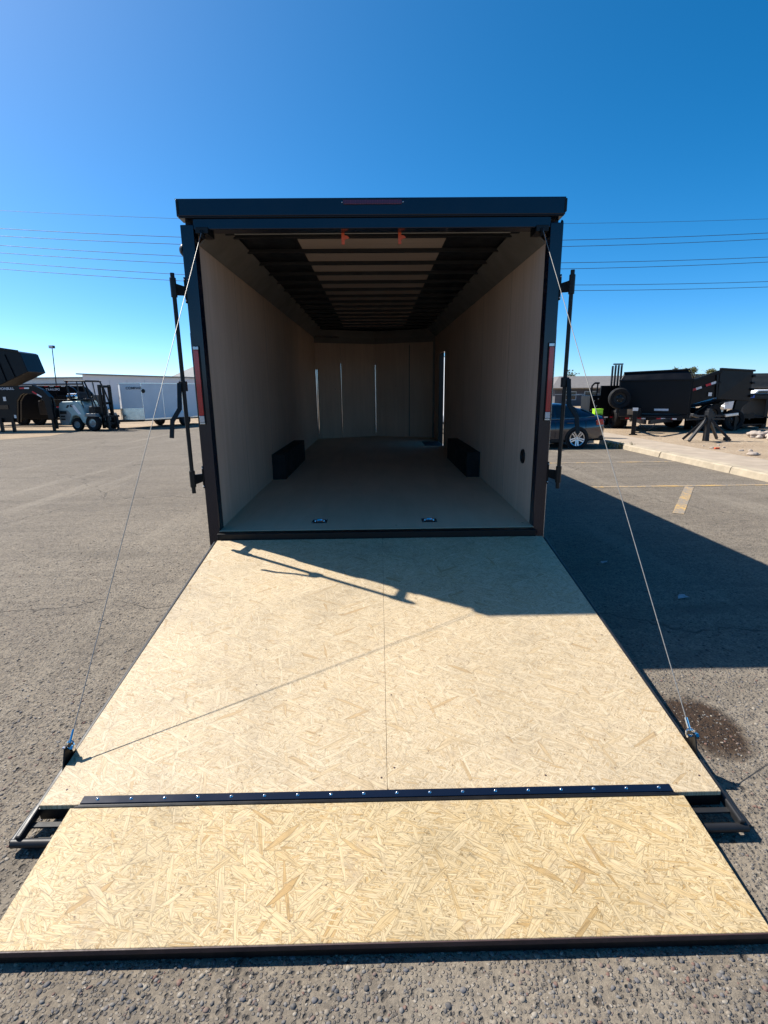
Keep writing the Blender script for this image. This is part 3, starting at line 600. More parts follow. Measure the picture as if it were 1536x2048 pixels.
# flap
FW, FX = 1.1128, -0.004
fy0, fz0, fy1, fz1 = -2.2585, 0.1005, -2.706, 0.046
FL = MB()
def fslab(x0_, x1_, ya, yb, t0, t1):
    g = lambda y: fz0+(y-fy0)*(fz1-fz0)/(fy1-fy0)
    return MB().hexa([(x0_, ya, g(ya)-t1), (x1_, ya, g(ya)-t1), (x1_, yb, g(yb)-t1), (x0_, yb, g(yb)-t1), (x0_, ya, g(ya)-t0), (x1_, ya, g(ya)-t0), (x1_, yb, g(yb)-t0), (x0_, yb, g(yb)-t0)])
RF = fslab(-FW+FX+0.004, FW+FX-0.004, fy0-0.003, fy1+0.006, 0.0175, 0.030).build('ramp_flap', 'blackm', TR)
fslab(-FW+FX, FW+FX, fy0, fy1+0.003, 0.0, 0.017).build('osb_sheet', 'osbf', RF, 0.0015, seg=1)
fslab(-FW+FX, FW+FX, fy1+0.0028, fy1-0.0005, 0.0008, 0.0175).build('board_edge', 'plyedge', RF)
fslab(-FW+FX+0.002, FW+FX-0.002, fy1+0.004, fy1+0.001, 0.0178, 0.040).build('edge_angle', 'blackm', RF)
MB().bar((HX0-0.008, -2.2555, 0.1015), (HX1+0.006, -2.2555, 0.1015), 0.008, 0.004).build('lower_hinge_leaf', 'blackm', RF)

# ------------------------------------------------------------------ litter on the asphalt
for (x, y, a, lb) in ((2.06, 0.60, 0.3, 'small crumpled paper scrap lying in the trailer shadow nearer the trailer'), (2.32, -0.22, 1.1, 'pale torn paper scrap lying in the trailer shadow nearer the camera')):
    mb = MB(); pts = []
    for k in range(9):
        t = 2*math.pi*k/9; r = random.uniform(0.02, 0.06)
        pts.append((x+r*math.cos(t+a)*1.2, y+r*math.sin(t+a)*0.6, 0.008+random.uniform(0, 0.022)))
    pts2 = [(p[0], p[1], p[2]+0.002) for p in pts]; c = (x, y, 0.03)
    n = 9; mb.add(pts+[c], [(i, (i+1) % n, n) for i in range(n)])
    tag(mb.build('paper_scrap', 'paper'), lb, 'litter')

# ------------------------------------------------------------------ wheels shared by the yard vehicles
def wheel(parent, c, axis, r, wd, rimr, mrim='blackm', name='wheel', spokes=0):
    ax = Vector(axis).normalized(); h = wd/2
    w_ = MB().lathe([(rimr, -h*0.8), (r*0.90, -h), (r, -h*0.62), (r, h*0.62), (r*0.90, h), (rimr, h*0.8)], c, ax, 26).build(name, 'rubber', parent, smooth=True)
    if spokes:
        MB().lathe([(rimr*0.86, h*0.86), (rimr*0.98, h*0.98), (rimr*1.0, h*0.7), (rimr*0.9, -h*0.3), (0.0005, -h*0.3)], c, ax, 30).build('rim', 'rim', w_, smooth=True)
        MB().lathe([(rimr*0.88, -h*0.1), (0.0005, -h*0.1)], c, ax, 26).build('brake_shadow', 'wheelwell', w_)
        a = ax.orthogonal().normalized() if abs(ax.z) > 0.5 else Vector((0, 0, -1)); b = ax.cross(a)
        for k in range(spokes):
            t = 2*math.pi*k/spokes; d = a*math.cos(t)+b*math.sin(t); e = ax.cross(d)
            for q in (-1, 1):
                p0 = Vector(c)+ax*h*0.75+e*q*rimr*0.10+d*rimr*0.15; p1 = Vector(c)+ax*h*0.9+d*rimr*0.94+e*q*rimr*0.155
                MB().bar(p0, p1, rimr*0.17, h*0.25, ax).build('spoke', 'rim', w_)
        MB().lathe([(0.0005, h*0.92), (rimr*0.16, h*0.9), (rimr*0.24, h*0.6)], c, ax, 16).build('hub_cap', 'rim', w_, smooth=True)
    else:
        MB().lathe([(rimr, h*0.8), (rimr*0.92, h*0.45), (rimr*0.6, h*0.35), (rimr*0.35, h*0.6), (0.0005, h*0.6)], c, ax, 22).build('rim', mrim, w_, smooth=True)
        MB().lathe([(rimr, -h*0.8), (rimr*0.92, -h*0.45), (0.0005, -h*0.35)], c, ax, 22).build('rim_back', mrim, w_, smooth=True)
        a = ax.orthogonal().normalized(); b = ax.cross(a)
        for k in range(5):
            t = 2*math.pi*k/5; MB().dome(Vector(c)+ax*h*0.42+(a*math.cos(t)+b*math.sin(t))*rimr*0.45, rimr*0.07, ax, 6).build('lug_nut', 'steel', w_)
    return w_

# ------------------------------------------------------------------ dark blue sedan
def sedan():
    # local frame: +x to the rear of the car, y across (near side y = 0), z up
    T = thing('parked_car', 'dark blue saloon car parked nose-in with its boot overhanging the kerb', 'car', (5.52, 10.25, 0.0)); T.scale = (.86, .86, .86)
    hw = 0.90; cy = 0.91
    # stations: x, z_bottom, z_sill, z_shoulder, z_deck, half width
    st = [(-3.62, .36, .42, .55, .58, .55), (-3.56, .24, .34, .60, .66, .72), (-3.35, .19, .30, .66, .74, .84), (-2.9, .18, .28, .74, .84, .88), (-2.3, .18, .27, .80, .92, .895), (-1.75, .18, .27, .84, .96, .90),
          (-1.0, .18, .27, .87, .97, .90), (-.4, .18, .27, .89, .97, .90), (0.1, .20, .28, .91, .99, .90), (.45, .22, .30, .93, 1.02, .89), (.70, .25, .33, .94, 1.035, .86), (.86, .30, .38, .93, 1.02, .80), (.93, .40, .46, .86, .93, .72)]
    rings = []
    for x, zb, zs, zh, zd, h in st:
        r = []
        for sy in (-1, 1):
            half = [(h*0.80, zb), (h*0.97, zs), (h, (zs+zh)/2), (h*0.985, zh-0.06), (h*0.94, zh), (h*0.80, zd-0.015), (h*0.4, zd)]
            r += [(x, cy+sy*a, z) for a, z in (half if sy < 0 else half[::-1])]
        rings.append(r)
    body = MB().loft(rings).build('body', 'blue', T, smooth=True)
    # greenhouse
    gs = [(-1.95, .93, .94, .80, .78), (-1.35, .95, 1.24, .79, .66), (-.95, .96, 1.385, .79, .60), (-.35, .97, 1.42, .79, .59), (.0, .98, 1.385, .78, .585), (.42, 1.0, 1.22, .76, .61), (.78, 1.02, 1.045, .74, .70)]
    gs = [(x-0.25 if x < 0.3 else x-0.18, a, b, c, d) for x, a, b, c, d in gs]
    rings = []
    for x, zb, zt, hb, ht in gs:
        r = []
        for sy in (-1, 1):
            half = [(hb, zb-0.05), (hb, zb), (ht+0.02, zt-0.05 if zt-zb > .08 else zt-.005), (ht*0.9, zt-0.008), (ht*0.4, zt+0.006)]
            r += [(x, cy+sy*a, z) for a, z in (half if sy < 0 else half[::-1])]
        rings.append(r)
    MB().loft(rings).build('roof', 'blue', T, smooth=True)
    for sy in (-1, 1):      # side glass, two panes a side
        for (xa, xb, xc, xd) in ((-1.62, -0.72, -0.72, -1.25), (-0.66, 0.12, -0.06, -0.66)):
            pts = []
            for k, (x, z) in enumerate(((xa, 0.985), (xb, 1.0), (xc, 1.32), (xd, 1.31 if xa < -1 else 1.325))):
                f = (z-0.98)/(1.40-0.98); y = cy+sy*(0.79+(0.60-0.79)*f+0.012); pts.append((x, y, z))
            p2 = [(x, y-sy*0.01, z) for x, y, z in pts]
            MB().hexa(p2+pts).build('side_window', 'glass', T)
    p = [(0.20, -.58, 1.235), (0.20, .58, 1.235), (0.60, .66, 1.045), (0.60, -.66, 1.045)]
    MB().hexa([(x, cy+y, z+0.0) for x, y, z in p]+[(x+.012, cy+y, z+0.022) for x, y, z in p]).build('rear_window', 'glass', T)
    p = [(-1.62, -.62, 1.235), (-1.62, .62, 1.235), (-2.12, .70, .985), (-2.12, -.70, .985)]
    MB().hexa([(x, cy+y, z) for x, y, z in p]+[(x-.012, cy+y, z+0.022) for x, y, z in p]).build('windscreen', 'glass', T)
    for sy in (-1, 1):
        MB().hexa([(.80, cy+sy*.56, .72), (.60, cy+sy*.885, .74), (.60, cy+sy*.885, .90), (.80, cy+sy*.60, .93), (.90, cy+sy*.56, .73), (.86, cy+sy*.84, .75), (.82, cy+sy*.86, .90), (.90, cy+sy*.60, .93)]).build('tail_lamp', 'red', T, 0.01)
        MB().hexa([(-3.50, cy+sy*.5, .58), (-3.2, cy+sy*.83, .62), (-3.2, cy+sy*.83, .72), (-3.45, cy+sy*.5, .69), (-3.58, cy+sy*.5, .58), (-3.38, cy+sy*.80, .62), (-3.36, cy+sy*.80, .71), (-3.52, cy+sy*.5, .68)]).build('headlamp', 'clear', T, 0.01)
        for xw in (0.0, -2.76):
            MB().lathe([(0.355, -0.02), (0.375, 0.012), (0.36, 0.016), (0.0005, 0.012)], (xw, cy+sy*(0.892), 0.325), (0, sy, 0), 30).build('wheel_arch', 'wheelwell', T, smooth=True)
            wheel(T, (xw, cy+sy*0.82, 0.322), (0, sy, 0), 0.322, 0.22, 0.245, spokes=5)
        B((-2.30, cy+sy*0.88, 0.20), (-0.42, cy+sy*0.905, 0.30)).build('sill', 'blackm', T, 0.01)
        B((-0.36, cy+sy*0.897, .80), (-0.14, cy+sy*0.918, .825)).build('door_handle', 'blue', T, 0.006)
        B((-1.45, cy+sy*0.897, .79), (-1.22, cy+sy*0.918, .815)).build('door_handle', 'blue', T, 0.006)
        MB().hexa([(-1.50, cy+sy*.86, .96), (-1.38, cy+sy*.86, .96), (-1.38, cy+sy*.86, 1.08), (-1.50, cy+sy*.86, 1.08), (-1.54, cy+sy*1.03, .98), (-1.42, cy+sy*1.03, .98), (-1.40, cy+sy*1.03, 1.10), (-1.52, cy+sy*1.03, 1.10)]).build('mirror', 'blue', T, 0.02)
        for xs in (-0.70, 0.28): MB().bar((xs, cy+sy*0.903, 0.33), (xs-0.02, cy+sy*0.895, 0.86), 0.006, 0.004, (0, 1, 0)).build('door_gap', 'wheelwell', T)
    B((.90, cy-.30, .58), (.945, cy+.30, .70)).build('number_plate', 'whitep', T)
    B((.60, cy-.78, .24), (.93, cy+.78, .40)).build('bumper', 'blackm', T, 0.03)
sedan()

# lime-green box beyond the car
g = thing('plastic_crate', 'small lime green plastic box standing behind the boot of the car', 'box', (6.80, 12.05, 0.128))
B((-0.125, -0.1, 0.70), (0.125, 0.1, 0.855)).build('box_body', 'lime', g, 0.012); B((-0.133, -0.108, 0.857), (0.133, 0.108, 0.885)).build('lid', 'lime', g, 0.008)
B((-0.09, -0.112, 0.715), (0.09, -0.102, 0.735)).build('label_plate', 'blackm', g)
B((-0.15, -0.12, 0.0), (0.15, 0.12, 0.698)).build('pedestal', 'blackt', g, 0.01)

# ------------------------------------------------------------------ yard trailers on the right
def tapes(parent, pts, size, y_off=(0, -1, 0)):
    for k, (p, d) in enumerate(pts):
        p = Vector(p); d = Vector(d)
        MB().bar(p, p+d*0.5, 0.012, size, (0, 0, 1)).build('red_tape', 'tape_r', parent)
        MB().bar(p+d*0.505, p+d, 0.012, size, (0, 0, 1)).build('white_tape', 'tape_w', parent)

def tall_dump():
    T = thing('dump_trailer', 'tall black high-sided dump trailer facing the camera with spare tyre on its front corner', 'trailer', (9.66, 14.25, 0.122), R(-31), 'black trailers parked on the right dirt lot')
    zt = 2.02
    hw = 1.08
    # bed walls (tub slightly flared towards the top)
    def wall(a0, a1, b0, b1, zb, zt_, th, n): return None
    MB().hexa([(-hw, 0, .62), (hw, 0, .62), (hw, 0.05, .62), (-hw, 0.05, .62), (-hw-.02, -.02, 1.78), (hw+.02, -.02, 1.78), (hw+.02, .03, 1.78), (-hw-.02, .03, 1.78)]).build('front_wall', 'blackt', T, 0.01)
    MB().hexa([(-hw-.02, -.04, 1.785), (hw+.02, -.04, 1.785), (hw+.02, .02, 1.785), (-hw-.02, .02, 1.785), (-hw+.10, .10, zt), (hw-.12, .10, zt+.05), (hw-.12, .15, zt+.05), (-hw+.10, .15, zt)]).build('front_extension', 'blackt', T, 0.008)
    B((-hw-.06, -.07, 1.74), (hw+.06, -.021, 1.80)).build('top_rail', 'blackt', T, 0.01)
    MB().bar((-hw+.06, .09, zt+.02), (hw-.08, .09, zt+.075), 0.07, 0.05).build('extension_rail', 'blackt', T, 0.008)
    for s in (-1, 1):
        B((s*hw, .06, .62), (s*(hw-.05), 4.2, 1.78)).build('side_wall', 'blackt', T, 0.01)
        for k in range(9): B((s*hw, .25+k*.46, .60), (s*(hw+.07), .33+k*.46, 1.79)).build('side_post', 'blackt', T, 0.006)
        MB().hexa([(s*hw, .1, 1.78), (s*(hw-.04), .1, 1.78), (s*(hw-.04), 4.2, 1.78), (s*hw, 4.2, 1.78), (s*(hw-.06), .1, 2.02), (s*(hw-.1), .1, 2.02), (s*(hw-.1), 4.2, 2.02), (s*(hw-.06), 4.2, 2.02)]).build('side_extension', 'blackt', T)
        for yw in (1.75, 2.65): wheel(T, (s*(hw+.05), yw, .36), (s, 0, 0), .36, .24, .20)
        wheel(T, (s*(hw-.08), .55, .36), (s, 0, 0), .36, .24, .20) if False else None
        MB().prism([(1.25, .60), (1.35, .80), (3.05, .80), (3.15, .60)], 'x', s*(hw+.0), s*(hw+.24)).build('fender', 'blackt', T, 0.01)
    B((-hw, .02, .50), (hw, 4.2, .615)).build('bed_floor', 'blackt', T, 0.01)
    B((-.95, -.40, .42), (.95, -.28, .55)).build('front_crossmember', 'blackt', T, 0.008)
    for s in (-1, 1): MB().bar((s*.62, 4.1, .44), (s*.62, -.3, .44), .09, .16).build('chassis_rail', 'blackt', T); MB().bar((s*.62, -.3, .44), (s*.06, -2.1, .44), .08, .12).build('tongue_rail', 'blackt', T)
    # jack, pump box and hoses on the tongue
    j = B((-.47, -1.72, .02), (-.34, -1.59, .80)).build('jack_leg', 'blackm', T, 0.01); B((-.52, -1.77, .0), (-.29, -1.54, .03)).build('jack_foot', 'blackm', j)
    pb = B((-.98, -.80, .55), (-.30, -.42, .82)).build('pump_box', 'blackm', T, 0.015); B((-.72, -.815, .62), (-.52, -.802, .80)).build('box_door', 'wood', pb)
    MB().tube([(-.3, -1.5, .42), (-.15, -1.4, .25), (.0, -1.2, .16), (.1, -1.0, .20), (.2, -.8, .40)], .012, 6).build('hose', 'blackm', T)
    tapes(T, [((-.80, -.41, .475), (.26, 0, 0)), ((-.42, -.41, .475), (.26, 0, 0)), ((.18, -.41, .475), (.26, 0, 0)), ((.52, -.41, .475), (.26, 0, 0))], .045)
    B((.10, -.012, .74), (.56, -.006, .80)).build('name_strip', 'whitep', T) if False else B((.06, -.045, .73), (.50, -.036, .80)).build('name_strip', 'tape_w', T)
    B((-.48, -1.74, .78), (-.32, -1.722, .88)).build('warning_sticker', 'whitep', T)
    wheel(T, (-1.02, -.62, 1.16), (.35, -1, 0), .36, .22, .215, name='spare_tyre')
    MB().bar((-1.0, -.55, 1.1), (-.98, .0, .80), .06, .06).build('spare_mount', 'blackt', T)
    MB().tube([(-.2, .13, 2.06), (hw-.1, .13, 2.10), (hw+.05, 1.5, 1.90), (hw+.08, 2.6, 1.62)], .02, 6).build('tarp_edge', 'blackm', T)
tall_dump()

def ramp_trailer():
    T = thing('equipment_trailer', 'black equipment trailer with upright folded ramp bars left of the tall dump trailer', 'trailer', (8.95, 16.4, 0.122), R(0), 'black trailers parked on the right dirt lot')
    rp = None
    for k in range(4):
        b = B((.15+k*.115, 0, .55), (.20+k*.115, .08, 2.38-.03*(k == 0))).build('ramp_bar', 'blackt', T, 0.005)
    B((.20, .0, 2.39), (.56, .08, 2.44)).build('ramp_top_bar', 'blackt', T); B((.13, .0, 1.55), (.57, .081, 1.60)).build('ramp_cross_bar', 'blackt', T)
    B((-.20, .05, .60), (.62, .14, 1.62)).build('bulkhead', 'blackt', T, 0.01); B((-.62, .0, .55), (-.21, .9, 1.25)).build('tool_box', 'blackt', T, 0.015)
    MB().tube([(-.52, .2, 1.25), (-.50, .2, 1.62), (-.40, .2, 1.72), (-.22, .2, 1.72)], .035, 8).build('hoop_rail', 'blackt', T)
    MB().tube([(-.30, .2, 1.2), (-.28, .2, 1.72)], .03, 8).build('hoop_post', 'blackt', T)
    B((-.9, 0.0, .50), (.9, 4.2, .60)).build('deck', 'blackt', T); MB().bar((-1.6, .3, 1.28), (-.2, .3, 1.28), .04, .03).build('side_rail', 'steel', T)
    for s in (-1, 1):
        for yw in (2.0, 2.9): wheel(T, (s*.95, yw, .36), (s, 0, 0), .36, .24, .2)
    wheel(T, (.35, -.15, .36), (1, 0, 0), .36, .26, .2)
    tapes(T, [((-.55, -.03, .42), (.30, 0, 0)), ((-.18, -.03, .42), (.30, 0, 0)), ((.2, -.03, .42), (.30, 0, 0))], .05)
    for x, z in ((-.45, 1.05), (-.35, .85), (-.3, 1.12), (-.55, .7)): MB().dome((x, -.005, z), .025, (0, -1, 0), 8).build('rivet', 'steel', T)
    B((-.6, -.02, .38), (.6, .05, .50)).build('rear_bumper', 'blackt', T)
ramp_trailer()

def raised_dump():
    T = thing('dump_trailer', 'black dump trailer with its bed tilted up and reflective tape along the side rail', 'trailer', (11.85, 14.4, 0.122), R(0), 'black trailers parked on the right dirt lot')
    # tilted bed: side seen at left, front wall at right, raised
    def Lp(a, h, y): # a along bed, h height across bed side
        c, s_ = math.cos(R(19)), math.sin(R(19)); return (-1.35+a*c-h*s_*0.25, y, .76+a*s_*1.0+h)
    sd = MB().hexa([Lp(0, 0, .0), Lp(1.35, 0, -.45), Lp(1.35, 0, -.40), Lp(0, 0, .05), Lp(0, .70, .0), Lp(1.35, .80, -.45), Lp(1.35, .80, -.40), Lp(0, .70, .05)]).build('bed_side', 'blackt', T, 0.008)
    MB().bar(Lp(-.05, .74, -.03), Lp(1.36, .84, -.48), .07, .10).build('top_rail', 'blackt', T, 0.008)
    MB().bar(Lp(0, .40, -.03), Lp(1.36, .46, -.48), .06, .07).build('mid_rail', 'blackt', T, 0.008)
    for a, y in ((.02, -.02), (.36, -.13), (1.22, -.42)): MB().bar(Lp(a, 0, y-.03), Lp(a, .76, y-.03), .06, .07, (0, 1, 0)).build('bed_post', 'blackt', T)
    tapes(T, [(Lp(.05, .46, -.075), Vector(Lp(.33, .475, -.17))-Vector(Lp(.05, .46, -.075))), (Lp(.45, .485, -.205), Vector(Lp(.78, .50, -.32))-Vector(Lp(.45, .485, -.205))), (Lp(.90, .51, -.36), Vector(Lp(1.20, .525, -.46))-Vector(Lp(.90, .51, -.36)))], .075)
    st = Lp(1.02, .18, -.40); B((st[0]-.06, st[1]-.03, st[2]-.06), (st[0]+.06, st[1]-.02, st[2]+.06)).build('warning_sticker', 'whitep', T)
    p = Lp(1.36, .84, -.46)
    MB().hexa([(p[0]-.02, p[1], 1.10), (p[0]+1.28, -.25, 1.02), (p[0]+1.28, -.19, 1.02), (p[0]-.02, p[1]+.06, 1.10), (p[0]-.04, p[1], 2.10), (p[0]+1.22, -.30, 2.03), (p[0]+1.22, -.24, 2.03), (p[0]-.04, p[1]+.06, 2.10)]).build('front_wall', 'blackt', T, 0.02)
    MB().bar((p[0]-.06, p[1]-.02, 2.11), (p[0]+1.26, -.29, 2.04), .09, .06).build('front_top_rail', 'blackt', T, 0.01)
    for k in range(4): B((p[0]+1.20, -.34, 1.16+k*.22), (p[0]+1.31, -.22, 1.24+k*.22)).build('corner_rib', 'blackt', T, 0.02)
    MB().hexa([(-1.3, 0, .74), (.1, -.4, 1.10), (1.3, .2, 1.08), (1.2, 2.0, 1.08), (-1.3, 0.1, .80), (.1, -.38, 1.16), (1.3, .25, 1.14), (1.2, 2.0, 1.14)]).build('bed_floor', 'blackt', T)
    for s, y in ((0, 0.0), (1, 1.7)):
        B((-1.35, y-.02, .42), (1.55, y+.10, .58)).build('chassis_rail', 'blackt', T)
        for xw in (-.25, .72): wheel(T, (xw, y-.12 if s == 0 else y+.2, .37), (0, -1 if s == 0 else 1, 0), .37, .24, .21)
    wheel(T, (-.18, -.28, .58), (0.1, -1, 0), .34, .22, .20, name='spare_tyre')
    for dz in (0, .09): MB().bar((.05, -.30, .98+dz), (.62, -.32, 1.10+dz), .03, .025).build('lift_arm', 'charcoal', T)
    MB().cyl((-.2, .8, .55), (.6, .8, 1.08), .06, 10).build('hydraulic_ram', 'blackm', T, smooth=True)
    MB().bar((.75, -.2, .02), (.75, -.2, .60), .09, .09, (0, 1, 0)).build('jack_leg', 'blackm', T)
raised_dump()

def goose_right():
    T = thing('gooseneck_trailer', 'black gooseneck trailer with a blue badge on its neck at the right edge', 'trailer', (13.3, 15.1, 0.122), 0, 'black trailers parked on the right dirt lot')
    for y in (0.0, 1.2):
        MB().prism([(-.25, .05), (-.12, 1.05), (-.02, 1.24), (4.0, 1.24), (4.0, 1.07), (.45, 1.07), (.15, .82), (.02, .40), (1.1, .40), (1.1, .18), (.6, .10), (.05, .05)], 'y', y, y+.12).build('neck_beam', 'blackt', T, 0.01)
    B((.98, .0, .05), (1.12, 1.3, 1.08)).build('upright', 'blackt', T, .01); B((-.2, .0, .16), (1.1, 1.3, .44)).build('tool_tray', 'blackt', T, .02)
    B((.30, .05, 1.243), (4.0, 1.25, 1.27)).build('top_plate', 'blackt', T)
    B((.15, -.006, 1.155), (.27, -.001, 1.20)).build('tape', 'tape_w', T); B((.38, -.008, 1.12), (.52, -.001, 1.21)).build('badge', 'text_b', T)
    B((.58, -.006, 1.135), (1.02, -.001, 1.165)).build('name_strip', 'charcoal', T); B((1.08, -.006, 1.135), (1.6, -.001, 1.175)).build('name_strip', 'charcoal', T)
    MB().cyl((.45, -.012, .36), (.45, 0, .36), .035, 12).build('reflector', 'charcoal', T)
    B((.95, .02, 0), (1.07, .14, .2)).build('jack_leg', 'blackm', T)
goose_right()

def pickup():
    T = thing('pickup_truck', 'white pickup truck half hidden behind the gooseneck trailer', 'truck', (17.7, 22.2, 0.122), 0)
    MB().prism([(-.15, .45), (-.12, .78), (.05, .92), (.95, .98), (1.45, 1.38), (2.55, 1.40), (2.75, .98), (4.9, .98), (4.9, .45)], 'y', 0, 1.8).build('body', 'whitep', T, 0.04)
    for xa, xb, xc, xd in ((1.12, 1.95, 1.95, 1.50), (2.0, 2.62, 2.50, 2.0)):
        MB().hexa([(xa, -.012, 1.0), (xb, -.012, 1.0), (xb, 0, 1.0), (xa, 0, 1.0), (xd, -.012, 1.33), (xc, -.012, 1.33), (xc, 0, 1.33), (xd, 0, 1.33)]).build('side_window', 'glass', T)
    for x in (.75, 3.9):
        wheel(T, (x, .06, .36), (0, -1, 0), .38, .25, .22, 'rim'); wheel(T, (x, 1.74, .36), (0, 1, 0), .38, .25, .22, 'rim')
    B((1.98, -.014, .5), (1.99, -.001, .98)).build('door_gap', 'blackm', T); B((1.15, -.014, .5), (1.16, -.001, .98)).build('door_gap', 'blackm', T)
    B((-.20, .05, .45), (-.14, 1.75, .60)).build('bumper', 'chrome', T, .02); B((-.16, -.02, .70), (.05, .25, .82)).build('headlamp', 'clear', T, .02)
pickup()

def stand():
    T = thing('steel_stand', 'black welded steel stand with four splayed legs and two long arms on the dirt', 'stand', (9.40, 10.72, 0.122), R(8))
    MB().hexa([(-.065, -.06, 0), (.065, -.06, 0), (.065, .06, 0), (-.065, .06, 0), (-.045, -.05, .90), (.045, -.05, .90), (.045, .05, .90), (-.045, .05, .90)]).build('post', 'charcoal', T, .006)
    B((-.075, -.075, .56), (.075, .075, .84)).build('collar', 'charcoal', T, .008)
    for x, y in ((-.68, -.18), (-.45, .35), (.42, -.42), (.62, .30)):
        MB().bar((x*.09, y*.09, .62), (x, y, .03), .065, .065).build('leg', 'charcoal', T, .004)
        if x > 0.5: MB().bar((x-.1, y-.35, .05), (x+.04, y-.42, .05), .06, .10).build('foot', 'charcoal', T)
    for s in (-1, 1):
        MB().bar((s*.05, 0, .705), (s*.62, -.04, .695), .05, .05).build('arm', 'charcoal', T, .004)
        MB().bar((s*.42, -.10, .69+(.02 if s > 0 else .0)), (s*.72, -.22, .755), .09, .07).build('arm_pad', 'steel' if s > 0 else 'charcoal', T, .006)
        MB().bar((s*.05, .05, .62), (s*.60, .10, .60), .04, .04).build('brace', 'charcoal', T, .004)
stand()

# rocks
def rock(loc, r, label, grp=None):
    bm = bmesh.new(); bmesh.ops.create_icosphere(bm, subdivisions=3, radius=1)
    ph = [random.uniform(0, 6) for _ in range(6)]; k1, k2, k3 = random.uniform(.8, 1.4), random.uniform(.7, 1.1), random.uniform(.5, .75)
    for v in bm.verts:
        c = v.co; d = 1+.13*math.sin(3*c.x+ph[0])+.11*math.sin(4*c.y+ph[1])+.1*math.sin(5*c.z+ph[2])+.05*math.sin(9*c.x+7*c.y+ph[3])
        v.co = Vector((c.x*k1, c.y*k2, c.z*k3))*d*r
    me = bpy.data.meshes.new('rock'); bm.to_mesh(me); bm.free(); me.materials.append(MT['rock'])
    me.polygons.foreach_set('use_smooth', [True]*len(me.polygons))
    o = bpy.data.objects.new('rock', me); col.objects.link(o); o.location = loc; o.rotation_euler = (0, 0, random.uniform(0, 6)); tag(o, label, 'rock', grp)
for i in range(15):
    rock((11.55+random.uniform(-.35, 1.2), 11.1+random.uniform(-.7, .7), .122+random.uniform(.03, .10)), random.uniform(.11, .21), 'rounded tan boulder in the rock heap at the right edge of the dirt lot', 'boulders in the heap')
rock((8.33, 7.35, .155), .085, 'single pale stone lying alone beside the pavement edge')
for i in range(26):
    rock((8.3+random.uniform(0, 2.8), 7.2+random.uniform(-.6, 2.6), .128), random.uniform(.018, .05), 'small brown stone scattered over the dirt beside the pavement', 'small stones on the dirt')
B((8.30, 8.60, .124), (8.42, 8.66, .165)).build('brick_fragment', 'orange', None, .01)
tag(bpy.data.objects['brick_fragment'], 'orange-red fragment lying on the dirt near the pavement', 'debris')

# ------------------------------------------------------------------ foliage helpers
def leaves(n, fn, size, aspect=2.2):
    mb = MB()
    for _ in range(n):
        c = Vector(fn()); e = Euler((random.uniform(-1, 1), random.uniform(-1, 1), random.uniform(0, 6.28))); l = size*random.uniform(.6, 1.4)
        u = e.to_matrix() @ Vector((l, 0, 0)); v = e.to_matrix() @ Vector((0, l/aspect, 0))
        mb.add([c-u, c-v*.9, c+u, c+v*.9], [(0, 1, 2, 3)])
    return mb
def tree(name, label, base, h, crown_r, crown_z, n, size, spikes=6):
    T = thing(name, label, 'tree', base)
    mb = MB().cyl((0, 0, 0), (.1, 0, h*.45), .10, 8, .06); tips = []
    for k in range(9):
        a = random.uniform(0, 6.28); r = crown_r*random.uniform(.3, .9); p = Vector((r*math.cos(a), r*math.sin(a)*.8, crown_z+random.uniform(-.5, .7)*crown_r*.6)); tips.append(p)
        mb.cyl((.08, 0, h*.35), p, .04, 6, .012)
    for k in range(spikes):
        a = random.uniform(0, 6.28); p = Vector((crown_r*.75*math.cos(a), crown_r*.5*math.sin(a), h*random.uniform(.9, 1.02))); mb.cyl((0, 0, crown_z), p, .02, 5, .006); tips.append(p)
    mb.build('trunk', 'bark', T)
    def fn():
        p = random.choice(tips); s_ = crown_r*(.34 if p.z < h*.84 else .07)
        return (random.gauss(p.x, s_), random.gauss(p.y, s_), random.gauss(p.z, s_*.75))
    leaves(n, fn, size).build('crown', 'leaf', T)
tree('desert_tree', 'sparse olive green tree rising behind the two black dump trailers', (16.9, 24.0, .122), 2.50, 1.25, 1.45, 5200, .045)
tree('distant_tree', 'tiny tree top showing above the grey tiled roof ridge', (24.4, 62, .122), 4.1, .55, 3.2, 260, .14, 4)
for i, (x, y, lb) in enumerate(((6.60, 10.35, 'dry weed tuft growing at the kerb joint under the car boot'), (6.78, 10.08, 'leafy weed tuft growing against the kerb beside the car'), (6.98, 9.86, 'small green weed growing at the pavement edge farther from the car'))):
    tf = thing('weed', lb, 'plant', (x-0.12, y, .0)); mb = MB()
    for k in range(26):
        a = random.uniform(0, 6.28); l = random.uniform(.10, .24); d = Vector((math.cos(a)*.45, math.sin(a)*.45, 1)).normalized(); s_ = Vector((-math.sin(a), math.cos(a), 0))*.008
        p0 = Vector((random.gauss(0, .05), random.gauss(0, .05), 0)); mb.add([p0-s_, p0+s_, p0+d*l*.6+s_*1.4, p0+d*l, p0+d*l*.6-s_*1.4], [(0, 1, 2, 3, 4)])
    mb.build('blades', 'weed', tf)
    leaves(40, lambda: (random.gauss(0, .06), random.gauss(0, .06), random.uniform(.03, .17)), .02).build('leaf_cluster', 'weed', tf)

